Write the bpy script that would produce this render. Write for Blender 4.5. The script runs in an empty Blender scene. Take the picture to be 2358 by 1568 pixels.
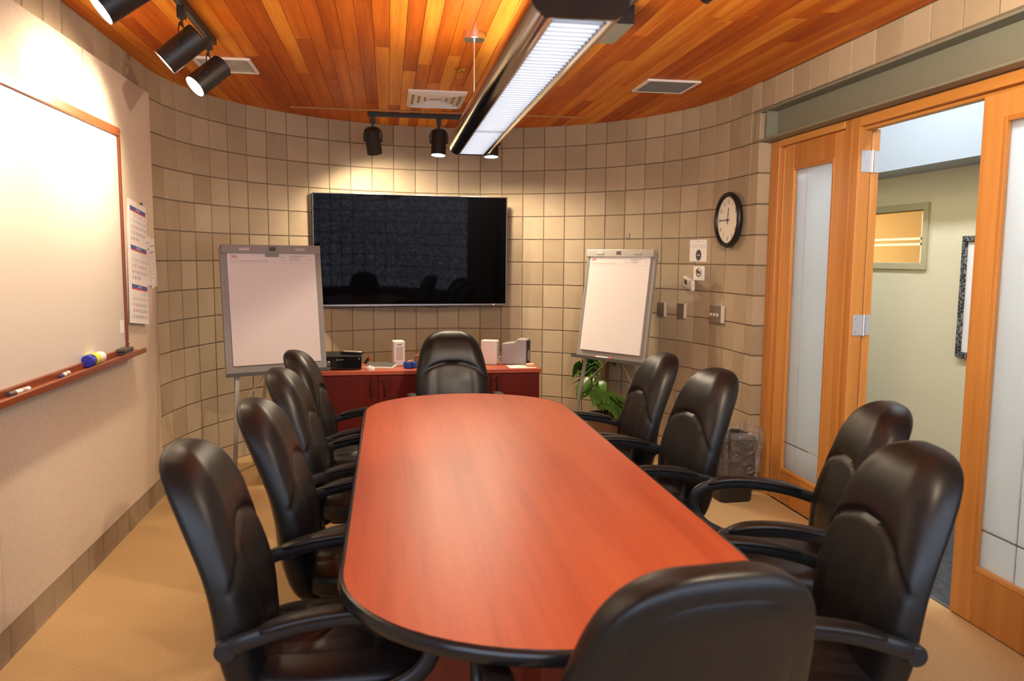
import bpy, bmesh, math, random
from mathutils import Vector, Matrix, Euler
random.seed(7)
PI = math.pi
scene = bpy.context.scene
C = scene.collection

# ------------------------------------------------------------------ camera
CAM_H = 1.577
cam_d = bpy.data.cameras.new('camera')
cam = bpy.data.objects.new('camera', cam_d); C.objects.link(cam)
YAW, PITCH, ROLL = math.radians(9.0256), math.radians(6.0176), math.radians(0.45)
fw = Vector((math.sin(YAW)*math.cos(PITCH), math.cos(YAW)*math.cos(PITCH), -math.sin(PITCH)))
rt = Vector((math.cos(YAW), -math.sin(YAW), 0)); up = rt.cross(fw)
rt2 = rt*math.cos(ROLL) + up*math.sin(ROLL); up2 = up*math.cos(ROLL) - rt*math.sin(ROLL)
M = Matrix((rt2, up2, -fw)).transposed().to_4x4(); M.translation = Vector((0, 0, CAM_H))
cam.matrix_world = M
cam_d.sensor_width = 23.58; cam_d.lens = 18.0; cam_d.clip_start = 0.05
cam_d.dof.use_dof = True; cam_d.dof.focus_distance = 5.6; cam_d.dof.aperture_fstop = 2.4
scene.camera = cam

# ------------------------------------------------------------------ world, exposure
world = bpy.data.worlds.new('world'); scene.world = world; world.use_nodes = True
bg = world.node_tree.nodes['Background']; bg.inputs[0].default_value = (.55, .65, .8, 1); bg.inputs[1].default_value = .6
scene.view_settings.view_transform = 'Standard'
scene.view_settings.look = 'None'
scene.view_settings.gamma = 1.0
scene.view_settings.exposure = 2.2
scene.view_settings.use_curve_mapping = False
WARM = (1.0, .80, .56); COOL = (.86, .92, 1.0)
P_LEFT, P_BACK, P_RIGHT = 13.5, 16, 29         # watts of the track spots
E_PEND, E_GLASS, E_HALL = 1.1, .85, 10.5      # emission of pendant tubes, daylit glass blocks, hall lamps

# ------------------------------------------------------------------ material helpers
MATS = {}
def mat(name, col=(.5,.5,.5), rough=.5, metal=0., spec=.5, emit=None, estr=0., coat=0.):
    if name in MATS: return MATS[name]
    m = bpy.data.materials.new(name); m.use_nodes = True; MATS[name] = m
    b = m.node_tree.nodes['Principled BSDF']
    b.inputs['Base Color'].default_value = (*col, 1); b.inputs['Roughness'].default_value = rough
    b.inputs['Metallic'].default_value = metal; b.inputs['Specular IOR Level'].default_value = spec
    if coat: b.inputs['Coat Weight'].default_value = coat; b.inputs['Coat Roughness'].default_value = .08
    if emit: b.inputs['Emission Color'].default_value = (*emit, 1); b.inputs['Emission Strength'].default_value = estr
    return m
class NT:
    def __init__(s, m):
        s.t = m.node_tree; s.b = s.t.nodes.get('Principled BSDF')
    def n(s, typ, **kw):
        nd = s.t.nodes.new(typ)
        for k, v in kw.items():
            if k.startswith('i_'):
                key = k[2:]; key = int(key) if key.isdigit() else key.replace('_', ' ')
                nd.inputs[key].default_value = v
            else: setattr(nd, k, v)
        return nd
    def l(s, a, b): s.t.links.new(a, b)
    def ramp(s, fac, stops):
        r = s.n('ShaderNodeValToRGB'); e = r.color_ramp.elements
        while len(e) < len(stops): e.new(.5)
        for i, (p, c) in enumerate(stops): e[i].position = p; e[i].color = (*c, 1)
        s.l(fac, r.inputs[0]); return r.outputs[0]
    def pos(s, scale=(1,1,1), rnd=0., obj=False):
        if obj: src = s.n('ShaderNodeTexCoord').outputs['Object']
        else: src = s.n('ShaderNodeNewGeometry').outputs['Position']
        mp = s.n('ShaderNodeMapping'); mp.inputs['Scale'].default_value = scale; s.l(src, mp.inputs[0])
        if rnd:
            oi = s.n('ShaderNodeObjectInfo'); mu = s.n('ShaderNodeMath', operation='MULTIPLY', i_1=rnd); s.l(oi.outputs['Random'], mu.inputs[0])
            cx = s.n('ShaderNodeCombineXYZ')
            for k in range(3): s.l(mu.outputs[0], cx.inputs[k])
            s.l(cx.outputs[0], mp.inputs['Location'])
        return mp.outputs[0]
    def noise(s, vec, scale=5., detail=3., rough=.5):
        n = s.n('ShaderNodeTexNoise', i_Scale=scale, i_Detail=detail, i_Roughness=rough); s.l(vec, n.inputs['Vector']); return n.outputs['Fac']
    def bump(s, h, strength=.2, dist=.005):
        b = s.n('ShaderNodeBump', i_Strength=strength, i_Distance=dist); s.l(h, b.inputs['Height']); s.l(b.outputs[0], s.b.inputs['Normal'])
    def mix(s, f, a, b):
        m = s.n('ShaderNodeMix', data_type='RGBA')
        if isinstance(f, float): m.inputs[0].default_value = f
        else: s.l(f, m.inputs[0])
        for v, i in ((a, 6), (b, 7)):
            if isinstance(v, tuple): m.inputs[i].default_value = (*v, 1)
            else: s.l(v, m.inputs[i])
        return m.outputs[2]
    def math(s, op, a, b):
        m = s.n('ShaderNodeMath', operation=op)
        for v, i in ((a, 0), (b, 1)):
            if isinstance(v, (int, float)): m.inputs[i].default_value = v
            else: s.l(v, m.inputs[i])
        return m.outputs[0]

def wood(name, dark, mid, light, rough=.35, along='y', sc=1., perobj=True, coat=0., spec=.5, obj=False, contrast=.55):
    m = mat(name, mid, rough, coat=coat, spec=spec); t = NT(m)
    s = {'y': (16*sc, .7*sc, 16*sc), 'z': (16*sc, 16*sc, .7*sc), 'x': (.7*sc, 16*sc, 16*sc)}[along]
    v = t.pos(s, 37. if perobj else 0., obj)
    a = t.noise(v, 1., 5., .6); v2 = t.pos(tuple(k*6 for k in s), 11. if perobj else 0., obj); b = t.noise(v2, 1., 2., .5)
    f = t.math('ADD', t.math('MULTIPLY', a, .8), t.math('MULTIPLY', b, .2))
    if perobj:
        oi = t.n('ShaderNodeObjectInfo')
        r = t.math('MULTIPLY', t.math('SUBTRACT', oi.outputs['Random'], .5), contrast)
        f = t.math('ADD', f, r)
    t.l(t.ramp(f, [(.25, dark), (.5, mid), (.78, light)]), t.b.inputs['Base Color'])
    t.bump(b, .05, .002)
    return m

m_block = mat('concrete_block', (.4,.35,.29), .88, spec=.25); t = NT(m_block)
v = t.pos((1,1,1), 9.)
n1 = t.noise(v, 3., 3.); n2 = t.noise(v, 90., 3., .7)
oi = t.n('ShaderNodeObjectInfo')
f = t.math('ADD', t.math('MULTIPLY', n1, .5), t.math('MULTIPLY', oi.outputs['Random'], .35)); f = t.math('ADD', f, t.math('MULTIPLY', n2, .25))
t.l(t.ramp(f, [(.2, (.31,.242,.158)), (.5, (.395,.318,.215)), (.85, (.475,.392,.275))]), t.b.inputs['Base Color'])
t.bump(n2, .35, .004)
m_mortar = mat('mortar', (.2,.155,.11), .95, spec=.1); t = NT(m_mortar)
n = t.noise(t.pos(), 60., 3.); t.l(t.ramp(n, [(.3, (.15,.115,.08)), (.7, (.23,.18,.13))]), t.b.inputs['Base Color']); t.bump(n, .5, .004)
m_board = wood('cedar_board', (.34,.06,.003), (.56,.135,.007), (.78,.32,.035), rough=.45, along='y', contrast=.38, spec=.12)
m_ceilback = mat('ceiling_back', (.05,.015,.005), .9)
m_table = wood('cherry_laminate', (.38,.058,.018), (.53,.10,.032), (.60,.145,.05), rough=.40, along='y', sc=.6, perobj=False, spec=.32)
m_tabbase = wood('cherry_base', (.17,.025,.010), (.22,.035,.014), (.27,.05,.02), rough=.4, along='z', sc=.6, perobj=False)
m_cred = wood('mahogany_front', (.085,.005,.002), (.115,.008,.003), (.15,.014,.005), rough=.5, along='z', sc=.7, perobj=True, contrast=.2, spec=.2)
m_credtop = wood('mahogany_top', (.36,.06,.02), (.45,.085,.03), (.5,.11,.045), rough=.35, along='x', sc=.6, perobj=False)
m_door = wood('fir_door', (.38,.135,.025), (.53,.22,.045), (.64,.31,.085), rough=.38, along='z', sc=.8, contrast=.25)
m_doorh = wood('fir_rail', (.38,.135,.025), (.53,.22,.045), (.64,.31,.085), rough=.38, along='y', sc=.8, contrast=.25)
m_frame = wood('cherry_frame', (.15,.035,.012), (.24,.062,.022), (.34,.11,.04), rough=.3, along='y', sc=.9, contrast=.1)
m_batten = mat('batten_wood', (.42,.19,.06), .5)
m_leather = mat('black_leather', (.006,.0056,.006), .40, spec=.42); t = NT(m_leather)
v = t.pos((1,1,1), 3., True); n = t.noise(v, 220., 2.); n2 = t.noise(v, 9., 2.)
t.l(t.ramp(n2, [(.3, (.36,)*3), (.7, (.46,)*3)]), t.b.inputs['Roughness']); t.bump(n, .12, .0015)
m_plastic = mat('black_plastic', (.008,.009,.012), .42, spec=.5)
m_carpet = mat('tan_carpet', (.42,.31,.18), .97, spec=.1); t = NT(m_carpet)
n = t.noise(t.pos(), 140., 3., .7); n2 = t.noise(t.pos(), 1.3, 3.)
f = t.math('ADD', t.math('MULTIPLY', n, .75), t.math('MULTIPLY', n2, .25))
t.l(t.ramp(f, [(.3, (.42,.27,.12)), (.55, (.57,.39,.19)), (.75, (.66,.48,.26))]), t.b.inputs['Base Color']); t.bump(n, .6, .006)
m_hallcarpet = mat('slate_carpet', (.05,.055,.062), .95, spec=.1); t = NT(m_hallcarpet)
n = t.noise(t.pos((1,.2,1)), 60., 3.); t.l(t.ramp(n, [(.3, (.035,.04,.046)), (.7, (.075,.082,.092))]), t.b.inputs['Base Color']); t.bump(n, .5, .004)
m_panel = mat('beige_fabric', (.56,.47,.365), .95, spec=.1); t = NT(m_panel)
n = t.noise(t.pos((1,1,.25)), 260., 2.); t.l(t.ramp(n, [(.3, (.58,.49,.385)), (.7, (.69,.60,.48))]), t.b.inputs['Base Color']); t.bump(n, .25, .002)
m_wb = mat('whiteboard', (.66,.62,.54), .25, spec=.4)
m_white = mat('white_plastic', (.80,.77,.73), .4)
m_wmetal = mat('white_enamel', (.74,.72,.69), .45)
m_paper = mat('paper', (.80,.77,.74), .75, spec=.2)
m_black = mat('black_metal', (.012,.011,.010), .42, spec=.5)
m_glossblack = mat('gloss_black', (.006,.006,.007), .12, spec=.5)
m_chrome = mat('chrome', (.86,.83,.78), .09, metal=1.)
m_nickel = mat('brushed_nickel', (.68,.65,.60), .3, metal=1.)
m_bezel = mat('tv_bezel', (.32,.31,.30), .25, metal=1.)
m_screen = mat('tv_screen', (.0015,.0015,.002), .03, spec=.055)
m_gray = mat('easel_grey', (.30,.29,.265), .45)
m_dgray = mat('dark_grey', (.07,.07,.072), .5)
m_alu = mat('easel_aluminium', (.52,.50,.46), .35, metal=.7)
m_steel = mat('green_grey_paint', (.20,.205,.155), .5)
m_hinge = mat('satin_hinge', (.42,.44,.49), .4, metal=.35)
m_brass = mat('brass', (.75,.50,.16), .2, metal=1.)
m_hallwall = mat('hall_wall_paint', (.68,.60,.42), .7, spec=.2)
m_halltrim = mat('hall_trim_paint', (.44,.38,.23), .55)
m_soffit = mat('soffit_white', (.36,.40,.45), .7)
m_office = mat('office_wall_paint', (.78,.62,.34), .7)
m_officewood = mat('office_wood', (.52,.36,.16), .5)
m_handle = mat('bronze_handle', (.03,.022,.014), .4, metal=.6)
m_blue = mat('blue_cap', (.02,.035,.42), .35)
m_blue2 = mat('blue_tin', (.01,.09,.55), .25)
m_red = mat('red_plastic', (.62,.05,.03), .4)
m_redp = mat('red_print', (.70,.05,.04), .6)
m_bluep = mat('blue_print', (.05,.09,.35), .6)
m_inkp = mat('ink_print', (.06,.055,.06), .7)
m_greyp = mat('grey_print', (.38,.35,.33), .7)
m_lime = mat('lime_label', (.60,.62,.03), .45)
m_orange = mat('orange_item', (.75,.30,.06), .5)
m_copper = mat('copper_brown', (.45,.20,.07), .3, metal=.4)
m_spk = mat('grey_speaker_case', (.36,.34,.33), .5)
m_spkd = mat('speaker_grille', (.045,.043,.042), .6)
m_kb = mat('keyboard_keys', (.20,.20,.18), .5)
m_cream = mat('clock_face', (.80,.76,.66), .6)
m_bronzeplate = mat('bronze_plate', (.20,.165,.125), .45, metal=.3)
m_ivory = mat('ivory_side', (.66,.60,.50), .5)
m_bin = mat('bin_black', (.012,.012,.013), .38)
m_moss = mat('moss_pole', (.12,.055,.022), .95)
m_soil = mat('soil', (.03,.018,.01), .95)
m_pot = mat('plant_pot', (.16,.07,.035), .6)
m_stem = mat('green_stem', (.16,.25,.05), .5)
m_leaf = mat('pothos_leaf', (.07,.17,.02), .3, spec=.5); t = NT(m_leaf)
n = t.noise(t.pos((1,1,1), 20., True), 30., 3.); t.l(t.ramp(n, [(.35, (.035,.10,.012)), (.58, (.08,.20,.025)), (.72, (.33,.42,.12))]), t.b.inputs['Base Color'])
m_lamp_warm = mat('warm_lamp', (1,1,1), .5, emit=(1., .9, .72), estr=7.)
m_tube = mat('fluorescent_diffuser', (1,1,1), .5, emit=COOL, estr=E_PEND)
m_louver = mat('louver_blade', (.50,.50,.52), .4)
m_louvedge = mat('louver_edge', (.16,.16,.17), .5)
m_fill_strip = mat('added_fill_glow', (1,1,1), .5, emit=(1.,.90,.76), estr=5.6)  # glow of the strip added on top of the pendant as ceiling fill
m_halllamp = mat('hall_lamp', (1,1,1), .5, emit=(.84,.92,1.), estr=E_HALL)
m_offlamp = mat('office_lamp', (1,1,1), .5, emit=(1.,.82,.55), estr=6.)
m_led = mat('red_led', (.8,.05,.03), .4, emit=(1.,.06,.03), estr=3.)
m_daylight = mat('daylit_glass_block', (.08,.09,.10), .08, spec=.6, emit=(.70,.80,1.), estr=E_GLASS); t = NT(m_daylight)
n = t.noise(t.pos((1,1,1), 13.), 26., 4., .7)
oi = t.n('ShaderNodeObjectInfo')
e = t.math('MULTIPLY', t.math('POWER', n, 4.), 15.*E_GLASS); t.l(e, t.b.inputs['Emission Strength']); t.bump(n, .6, .02)

def mixmat(name, build):
    m = bpy.data.materials.new(name); m.use_nodes = True; nt = m.node_tree; nt.nodes.clear(); MATS[name] = m
    out = nt.nodes.new('ShaderNodeOutputMaterial'); build(nt, out); return m
def _frost(nt, out):
    tr = nt.nodes.new('ShaderNodeBsdfTranslucent'); tr.inputs[0].default_value = (.95,.97,.98,1)
    df = nt.nodes.new('ShaderNodeBsdfDiffuse'); df.inputs[0].default_value = (.62,.66,.68,1)
    gl = nt.nodes.new('ShaderNodeBsdfGlossy'); gl.inputs['Roughness'].default_value = .35
    a = nt.nodes.new('ShaderNodeMixShader'); a.inputs[0].default_value = .14; nt.links.new(tr.outputs[0], a.inputs[1]); nt.links.new(df.outputs[0], a.inputs[2])
    b = nt.nodes.new('ShaderNodeMixShader'); b.inputs[0].default_value = .05; nt.links.new(a.outputs[0], b.inputs[1]); nt.links.new(gl.outputs[0], b.inputs[2])
    nt.links.new(b.outputs[0], out.inputs[0])
m_frost = mixmat('frosted_glass', _frost)
def _clear(nt, out):
    tr = nt.nodes.new('ShaderNodeBsdfTransparent'); tr.inputs[0].default_value = (.9,.92,.92,1)
    gl = nt.nodes.new('ShaderNodeBsdfGlossy'); gl.inputs['Roughness'].default_value = .03
    b = nt.nodes.new('ShaderNodeMixShader'); b.inputs[0].default_value = .06; nt.links.new(tr.outputs[0], b.inputs[1]); nt.links.new(gl.outputs[0], b.inputs[2])
    nt.links.new(b.outputs[0], out.inputs[0])
m_clear = mixmat('clear_glass', _clear)
def _bag(nt, out):
    tr = nt.nodes.new('ShaderNodeBsdfTransparent'); tr.inputs[0].default_value = (.94,.94,.94,1)
    gl = nt.nodes.new('ShaderNodeBsdfGlossy'); gl.inputs['Roughness'].default_value = .12
    df = nt.nodes.new('ShaderNodeBsdfDiffuse'); df.inputs[0].default_value = (.75,.74,.73,1)
    g = nt.nodes.new('ShaderNodeNewGeometry'); n = nt.nodes.new('ShaderNodeTexNoise'); n.inputs['Scale'].default_value = 16.; n.inputs['Detail'].default_value = 3.; n.inputs['Distortion'].default_value = 1.5
    nt.links.new(g.outputs['Position'], n.inputs['Vector'])
    bp = nt.nodes.new('ShaderNodeBump'); bp.inputs['Strength'].default_value = 1.; bp.inputs['Distance'].default_value = .05
    nt.links.new(n.outputs['Fac'], bp.inputs['Height']); nt.links.new(bp.outputs[0], gl.inputs['Normal'])
    a = nt.nodes.new('ShaderNodeMixShader'); a.inputs[0].default_value = .85; nt.links.new(df.outputs[0], a.inputs[1]); nt.links.new(gl.outputs[0], a.inputs[2])
    b = nt.nodes.new('ShaderNodeMixShader'); b.inputs[0].default_value = .17; nt.links.new(tr.outputs[0], b.inputs[1]); nt.links.new(a.outputs[0], b.inputs[2])
    nt.links.new(b.outputs[0], out.inputs[0])
m_bag = mixmat('plastic_bag', _bag)

# ------------------------------------------------------------------ geometry helpers
def catmull(pts, n=8):
    pts = [Vector(p) for p in pts]; out = []
    for i in range(len(pts)-1):
        p0 = pts[max(i-1, 0)]; p1 = pts[i]; p2 = pts[i+1]; p3 = pts[min(i+2, len(pts)-1)]
        for k in range(n):
            u = k/n
            out.append(.5*((2*p1) + (p2-p0)*u + (2*p0-5*p1+4*p2-p3)*u*u + (3*p1-p0-3*p2+p3)*u*u*u))
    out.append(pts[-1]); return out
def interp(tab, x):      # smooth cubic through the table
    n = len(tab)
    if x <= tab[0][0]: return tab[0][1]
    if x >= tab[-1][0]: return tab[-1][1]
    for i in range(n-1):
        if x <= tab[i+1][0]: break
    sl = lambda k: (tab[min(k+1, n-1)][1]-tab[max(k-1, 0)][1])/(tab[min(k+1, n-1)][0]-tab[max(k-1, 0)][0])
    (x0, y0), (x1, y1) = tab[i], tab[i+1]; h = x1-x0; u = (x-x0)/h
    return (2*u**3-3*u**2+1)*y0 + (u**3-2*u**2+u)*h*sl(i) + (-2*u**3+3*u**2)*y1 + (u**3-u**2)*h*sl(i+1)

class MB:
    def __init__(s): s.v = []; s.f = []; s.T = None
    def add(s, vs, fs):
        o = len(s.v)
        if s.T is not None: vs = [s.T @ Vector(p) for p in vs]
        s.v += [tuple(p) for p in vs]; s.f += [tuple(i+o for i in f) for f in fs]; return s
    def box(s, lo, hi):
        x0,y0,z0 = lo; x1,y1,z1 = hi
        return s.add([(x0,y0,z0),(x1,y0,z0),(x1,y1,z0),(x0,y1,z0),(x0,y0,z1),(x1,y0,z1),(x1,y1,z1),(x0,y1,z1)],
                     [(0,3,2,1),(4,5,6,7),(0,1,5,4),(1,2,6,5),(2,3,7,6),(3,0,4,7)])
    def cbox(s, c, d): return s.box([c[i]-d[i]/2 for i in range(3)], [c[i]+d[i]/2 for i in range(3)])
    def tube(s, p0, p1, r0, r1=None, n=16, caps=True):
        p0 = Vector(p0); p1 = Vector(p1); r1 = r0 if r1 is None else r1
        d = (p1-p0).normalized(); a = d.orthogonal().normalized(); b = d.cross(a)
        vs = []
        for p, r in ((p0, r0), (p1, r1)):
            for k in range(n): q = 2*PI*k/n; vs.append(p + a*(r*math.cos(q)) + b*(r*math.sin(q)))
        fs = [(k, (k+1) % n, n+(k+1) % n, n+k) for k in range(n)]
        if caps: fs += [tuple(reversed(range(n))), tuple(range(n, 2*n))]
        return s.add(vs, fs)
    def lathe(s, prof, n=24, c=(0,0,0), caps=True):      # prof: (r, z) list, around Z
        vs = []; fs = []
        for r, z in prof:
            for k in range(n): q = 2*PI*k/n; vs.append((c[0]+r*math.cos(q), c[1]+r*math.sin(q), c[2]+z))
        m = len(prof)
        for j in range(m-1):
            for k in range(n): fs.append((j*n+k, j*n+(k+1) % n, (j+1)*n+(k+1) % n, (j+1)*n+k))
        if caps and prof[0][0] > 1e-5: fs.append(tuple(reversed(range(n))))
        if caps and prof[-1][0] > 1e-5: fs.append(tuple(range((m-1)*n, m*n)))
        return s.add(vs, fs)
    def sweep(s, path, w, h, upv=(0,0,1), n=12, e=2.6, taper=None, closed=False):
        path = [Vector(p) for p in path]; m = len(path); vs = []; fs = []; upv = Vector(upv)
        for i, p in enumerate(path):
            d = (path[min(i+1, m-1)] - path[max(i-1, 0)]).normalized()
            a = d.cross(upv)
            if a.length < 1e-4: a = d.orthogonal()
            a.normalize(); b = a.cross(d).normalized()
            k_ = taper(i/(m-1)) if taper else 1.
            for k in range(n):
                q = 2*PI*k/n; cx = math.cos(q); sx = math.sin(q)
                vs.append(p + a*(w/2*k_*math.copysign(abs(cx)**(2/e), cx)) + b*(h/2*k_*math.copysign(abs(sx)**(2/e), sx)))
        for i in range(m-1):
            for k in range(n): fs.append((i*n+k, i*n+(k+1) % n, (i+1)*n+(k+1) % n, (i+1)*n+k))
        fs += [tuple(reversed(range(n))), tuple(range((m-1)*n, m*n))]
        return s.add(vs, fs)
    def prism(s, poly, z0, z1):
        n = len(poly)
        return s.add([(x,y,z0) for x,y in poly] + [(x,y,z1) for x,y in poly],
                     [tuple(reversed(range(n))), tuple(range(n, 2*n))] + [(k, (k+1) % n, n+(k+1) % n, n+k) for k in range(n)])
    def mesh(s, name, smooth=None, fix=True):
        me = bpy.data.meshes.new(name); me.from_pydata(s.v, [], s.f)
        if fix:
            bm = bmesh.new(); bm.from_mesh(me); bmesh.ops.recalc_face_normals(bm, faces=bm.faces); bm.to_mesh(me); bm.free()
        if smooth is not None:
            me.shade_smooth(); me.set_sharp_from_angle(angle=math.radians(smooth))
        me.update(); return me
    def build(s, name, m, parent=None, smooth=None, bevel=0., seg=2, fix=True):
        o = bpy.data.objects.new(name, s.mesh(name, smooth, fix)); C.objects.link(o)
        o.data.materials.append(m)
        if parent is not None: o.parent = parent
        if bevel:
            b = o.modifiers.new('bevel', 'BEVEL'); b.width = bevel; b.segments = seg; b.limit_method = 'ANGLE'; b.angle_limit = math.radians(40)
        return o
def box(name, lo, hi, m, parent=None, bevel=0.): return MB().box(lo, hi).build(name, m, parent, bevel=bevel)
def tag(o, label, cat=None, group=None, kind=None):
    o['label'] = label
    if cat: o['category'] = cat
    if group: o['group'] = group
    if kind: o['kind'] = kind
    return o
def thing(name, label, cat, loc=(0,0,0), rz=0., group=None, kind=None):
    o = bpy.data.objects.new(name, None); C.objects.link(o); o.location = loc; o.rotation_euler = (0,0,rz); o.empty_display_size = .1
    return tag(o, label, cat, group, kind)
def inst(me_obj, name, parent, loc=(0,0,0), rot=(0,0,0), scale=(1,1,1)):
    o = bpy.data.objects.new(name, me_obj); C.objects.link(o); o.parent = parent
    o.location = loc; o.rotation_euler = rot; o.scale = scale; return o
def copy_tree(o, parent=None):
    c = o.copy(); C.objects.link(c); c.parent = parent
    for ch in list(o.children): copy_tree(ch, c)
    return c
_tc = {}
def text_geo(s):
    if s in _tc: return _tc[s]
    cu = bpy.data.curves.new('txt', 'FONT'); cu.body = s; cu.size = 1.; cu.resolution_u = 2
    ob = bpy.data.objects.new('txt', cu); C.objects.link(ob)
    dg = bpy.context.evaluated_depsgraph_get(); me = ob.evaluated_get(dg).to_mesh()
    vs = [tuple(v.co) for v in me.vertices]; fs = [tuple(p.vertices) for p in me.polygons]
    ob.evaluated_get(dg).to_mesh_clear(); bpy.data.objects.remove(ob); bpy.data.curves.remove(cu)
    _tc[s] = (vs, fs); return _tc[s]
def text(mb, s, x, y, size, z=0., align='l', sx=1.):   # flat lettering in local XY
    vs, fs = text_geo(s)
    if not vs: return
    w = max(v[0] for v in vs)*size*sx
    ox = x - (w if align == 'r' else w/2 if align == 'c' else 0)
    mb.add([(ox+v[0]*size*sx, y+v[1]*size, z) for v in vs], fs)

# ------------------------------------------------------------------ room dimensions
XL, XR, CX, CY, R, ZC = -1.47, 2.42, .475, 5.22, 1.945, 2.732
CY2 = .55                                   # centre of the rounded glass-block end behind the camera
Z0 = .118; MOD = .2032; COL = .1945
TH = .2
def arc(cy, r, a0, a1, n): return [(CX + r*math.cos(a0+(a1-a0)*k/n), cy + r*math.sin(a0+(a1-a0)*k/n)) for k in range(n+1)]

# floor and ceiling slabs
fp = [(XL-TH, CY2)] + arc(CY2, R+TH, PI, 2*PI, 36)[1:-1] + [(XR+TH-.02, CY2), (XR+TH-.02, CY)] + arc(CY, R+TH, 0, PI, 36)[1:]
fl = [(min(x, 2.52), y) for x, y in fp]
floor = MB().prism(fl, -.08, 0).build('floor', m_carpet); tag(floor, 'tan loop pile carpet under the conference table', 'floor', kind='structure')
ceiling = MB().prism(fp, ZC+.012, ZC+.1).build('ceiling', m_ceilback); tag(ceiling, 'ceiling of narrow reddish cedar boards', 'ceiling', kind='structure')

# ceiling boards, laid along the room
BW = 3.89/47
bme = MB().box((-.5,-.5,0), (.5,.5,1)).mesh('board')
bme.materials.append(m_board)
for i in range(47):
    xa = XL + i*BW; xm = xa + BW/2
    yf = CY + math.sqrt(max(R*R-(min(abs(xa-CX), abs(xa+BW-CX)))**2, 0)) + .01
    yb = CY2 - math.sqrt(max(R*R-(min(abs(xa-CX), abs(xa+BW-CX)))**2, 0)) - .01
    y = yf; L = random.uniform(.9, 2.6)
    cuts = [yf]
    while y > yb + .6:
        y -= L; L = random.uniform(1.5, 3.4)
        if y < yb + .5: y = yb
        cuts.append(y)
    if cuts[-1] > yb: cuts.append(yb)
    for a, b in zip(cuts, cuts[1:]):
        o = inst(bme, 'board', ceiling, (xm, (a+b)/2, ZC+random.uniform(-.0008,.0008)), (0,0,0), (BW-.0022, a-b-.0015, .014))
bt = MB().box((-.74, 6.385, ZC-.012), (1.60, 6.41, ZC)).build('batten', m_batten, ceiling, bevel=.003)

# ------------------------------------------------------------------ block walls
cm = MB()     # one block: front face on the y=0 plane looking -y, 1 x 1 in x and z, chamfered rim
BW_, BH_ = COL-.006, MOD-.008
def block_geo(w, h, d=.045, ch=.0025):
    a, b = w/2, h/2
    vs = [(-a,d,-b),(a,d,-b),(a,d,b),(-a,d,b),(-a,ch,-b),(a,ch,-b),(a,ch,b),(-a,ch,b),(-a+ch,0,-b+ch),(a-ch,0,-b+ch),(a-ch,0,b-ch),(-a+ch,0,b-ch)]
    fs = [(3,2,1,0)] + [(k,(k+1)%4,4+(k+1)%4,4+k) for k in range(4)] + [(4+k,4+(k+1)%4,8+(k+1)%4,8+k) for k in range(4)] + [(8,9,10,11)]
    return vs, fs
def block_mesh(w, h):
    m = MB(); m.add(*block_geo(w, h)); me = m.mesh('block'); me.materials.append(m_block); return me
rows = []
z = 0.
for k in range(14):
    lo = 0. if k == 0 else Z0 + MOD*(k-1); hi = min(Z0 + MOD*k, ZC+.02); rows.append((lo, hi))
bmesh_row = [block_mesh(BW_, hi-lo-.0075) for lo, hi in rows]
REC = .007
# curved wall at the far end
def curved_backing(cy, a0, a1, n, r0, r1, z0, z1):
    i = arc(cy, r0, a0, a1, n); o = arc(cy, r1, a0, a1, n); m = MB()
    for k in range(n):
        m.add([(*i[k],z0),(*i[k+1],z0),(*o[k+1],z0),(*o[k],z0),(*i[k],z1),(*i[k+1],z1),(*o[k+1],z1),(*o[k],z1)],
              [(0,1,2,3),(7,6,5,4),(1,0,4,5),(3,2,6,7)] + ([(0,3,7,4)] if k == 0 else []) + ([(2,1,5,6)] if k == n-1 else []))
    return m
wall_back = curved_backing(CY, 0, PI, 64, R+REC, R+TH, -.02, ZC+.06).build('wall_back', m_mortar, smooth=30)
tag(wall_back, 'curved wall of stacked grey beige concrete blocks behind the television', 'wall', kind='structure')
S0 = 2.8906 % COL
stuff = MB(); nb = 0
ncol = int((PI*R - S0)/COL)
for j in range(-1, ncol+1):
    s = S0 + (j+.5)*COL; th = s/R
    if th < -.02 or th > PI+.02: continue
    p = Vector((CX + R*math.cos(th), CY + R*math.sin(th), 0)); rz = th - PI/2
    for k, (lo, hi) in enumerate(rows):
        zc = (lo+hi)/2
        hidden = (-.55 < p.x < .95 and 1.22 < lo and hi < 2.08 and p.y > 6.5)
        low = lo < .70 and not (p.x < -1.02) and not (p.x > 1.1 and p.y > 6.6 and lo > .2)
        dz = random.uniform(-.0012, .0012)
        if hidden or low:
            stuff.T = Matrix.Translation((p.x, p.y, zc)) @ Matrix.Rotation(rz, 4, 'Z'); stuff.add(*block_geo(BW_, hi-lo-.0075)); continue
        nb += 1
        inst(bmesh_row[k], 'block', wall_back, (p.x, p.y, zc), (random.uniform(-.004,.004), 0, rz+random.uniform(-.006,.006)))
stuff.T = None
so = stuff.build('block_course', m_block, wall_back); so['kind'] = 'stuff'
print('blocks on curved wall', nb)

# left wall
wall_left = box('wall_left', (XL-TH, CY2, -.02), (XL-REC, CY, ZC+.06), m_mortar)
tag(wall_left, 'straight concrete block wall behind the beige fabric panels', 'wall', kind='structure')
me_b = block_mesh(.1955, .166); me_t = block_mesh(.1955, .186)
y = CY - .1
while y > .6:
    inst(me_b, 'block', wall_left, (XL, y, .083), (0,0,PI/2)); inst(me_t, 'block', wall_left, (XL, y, 2.553+.093), (0,0,PI/2)); y -= .2032

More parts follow.
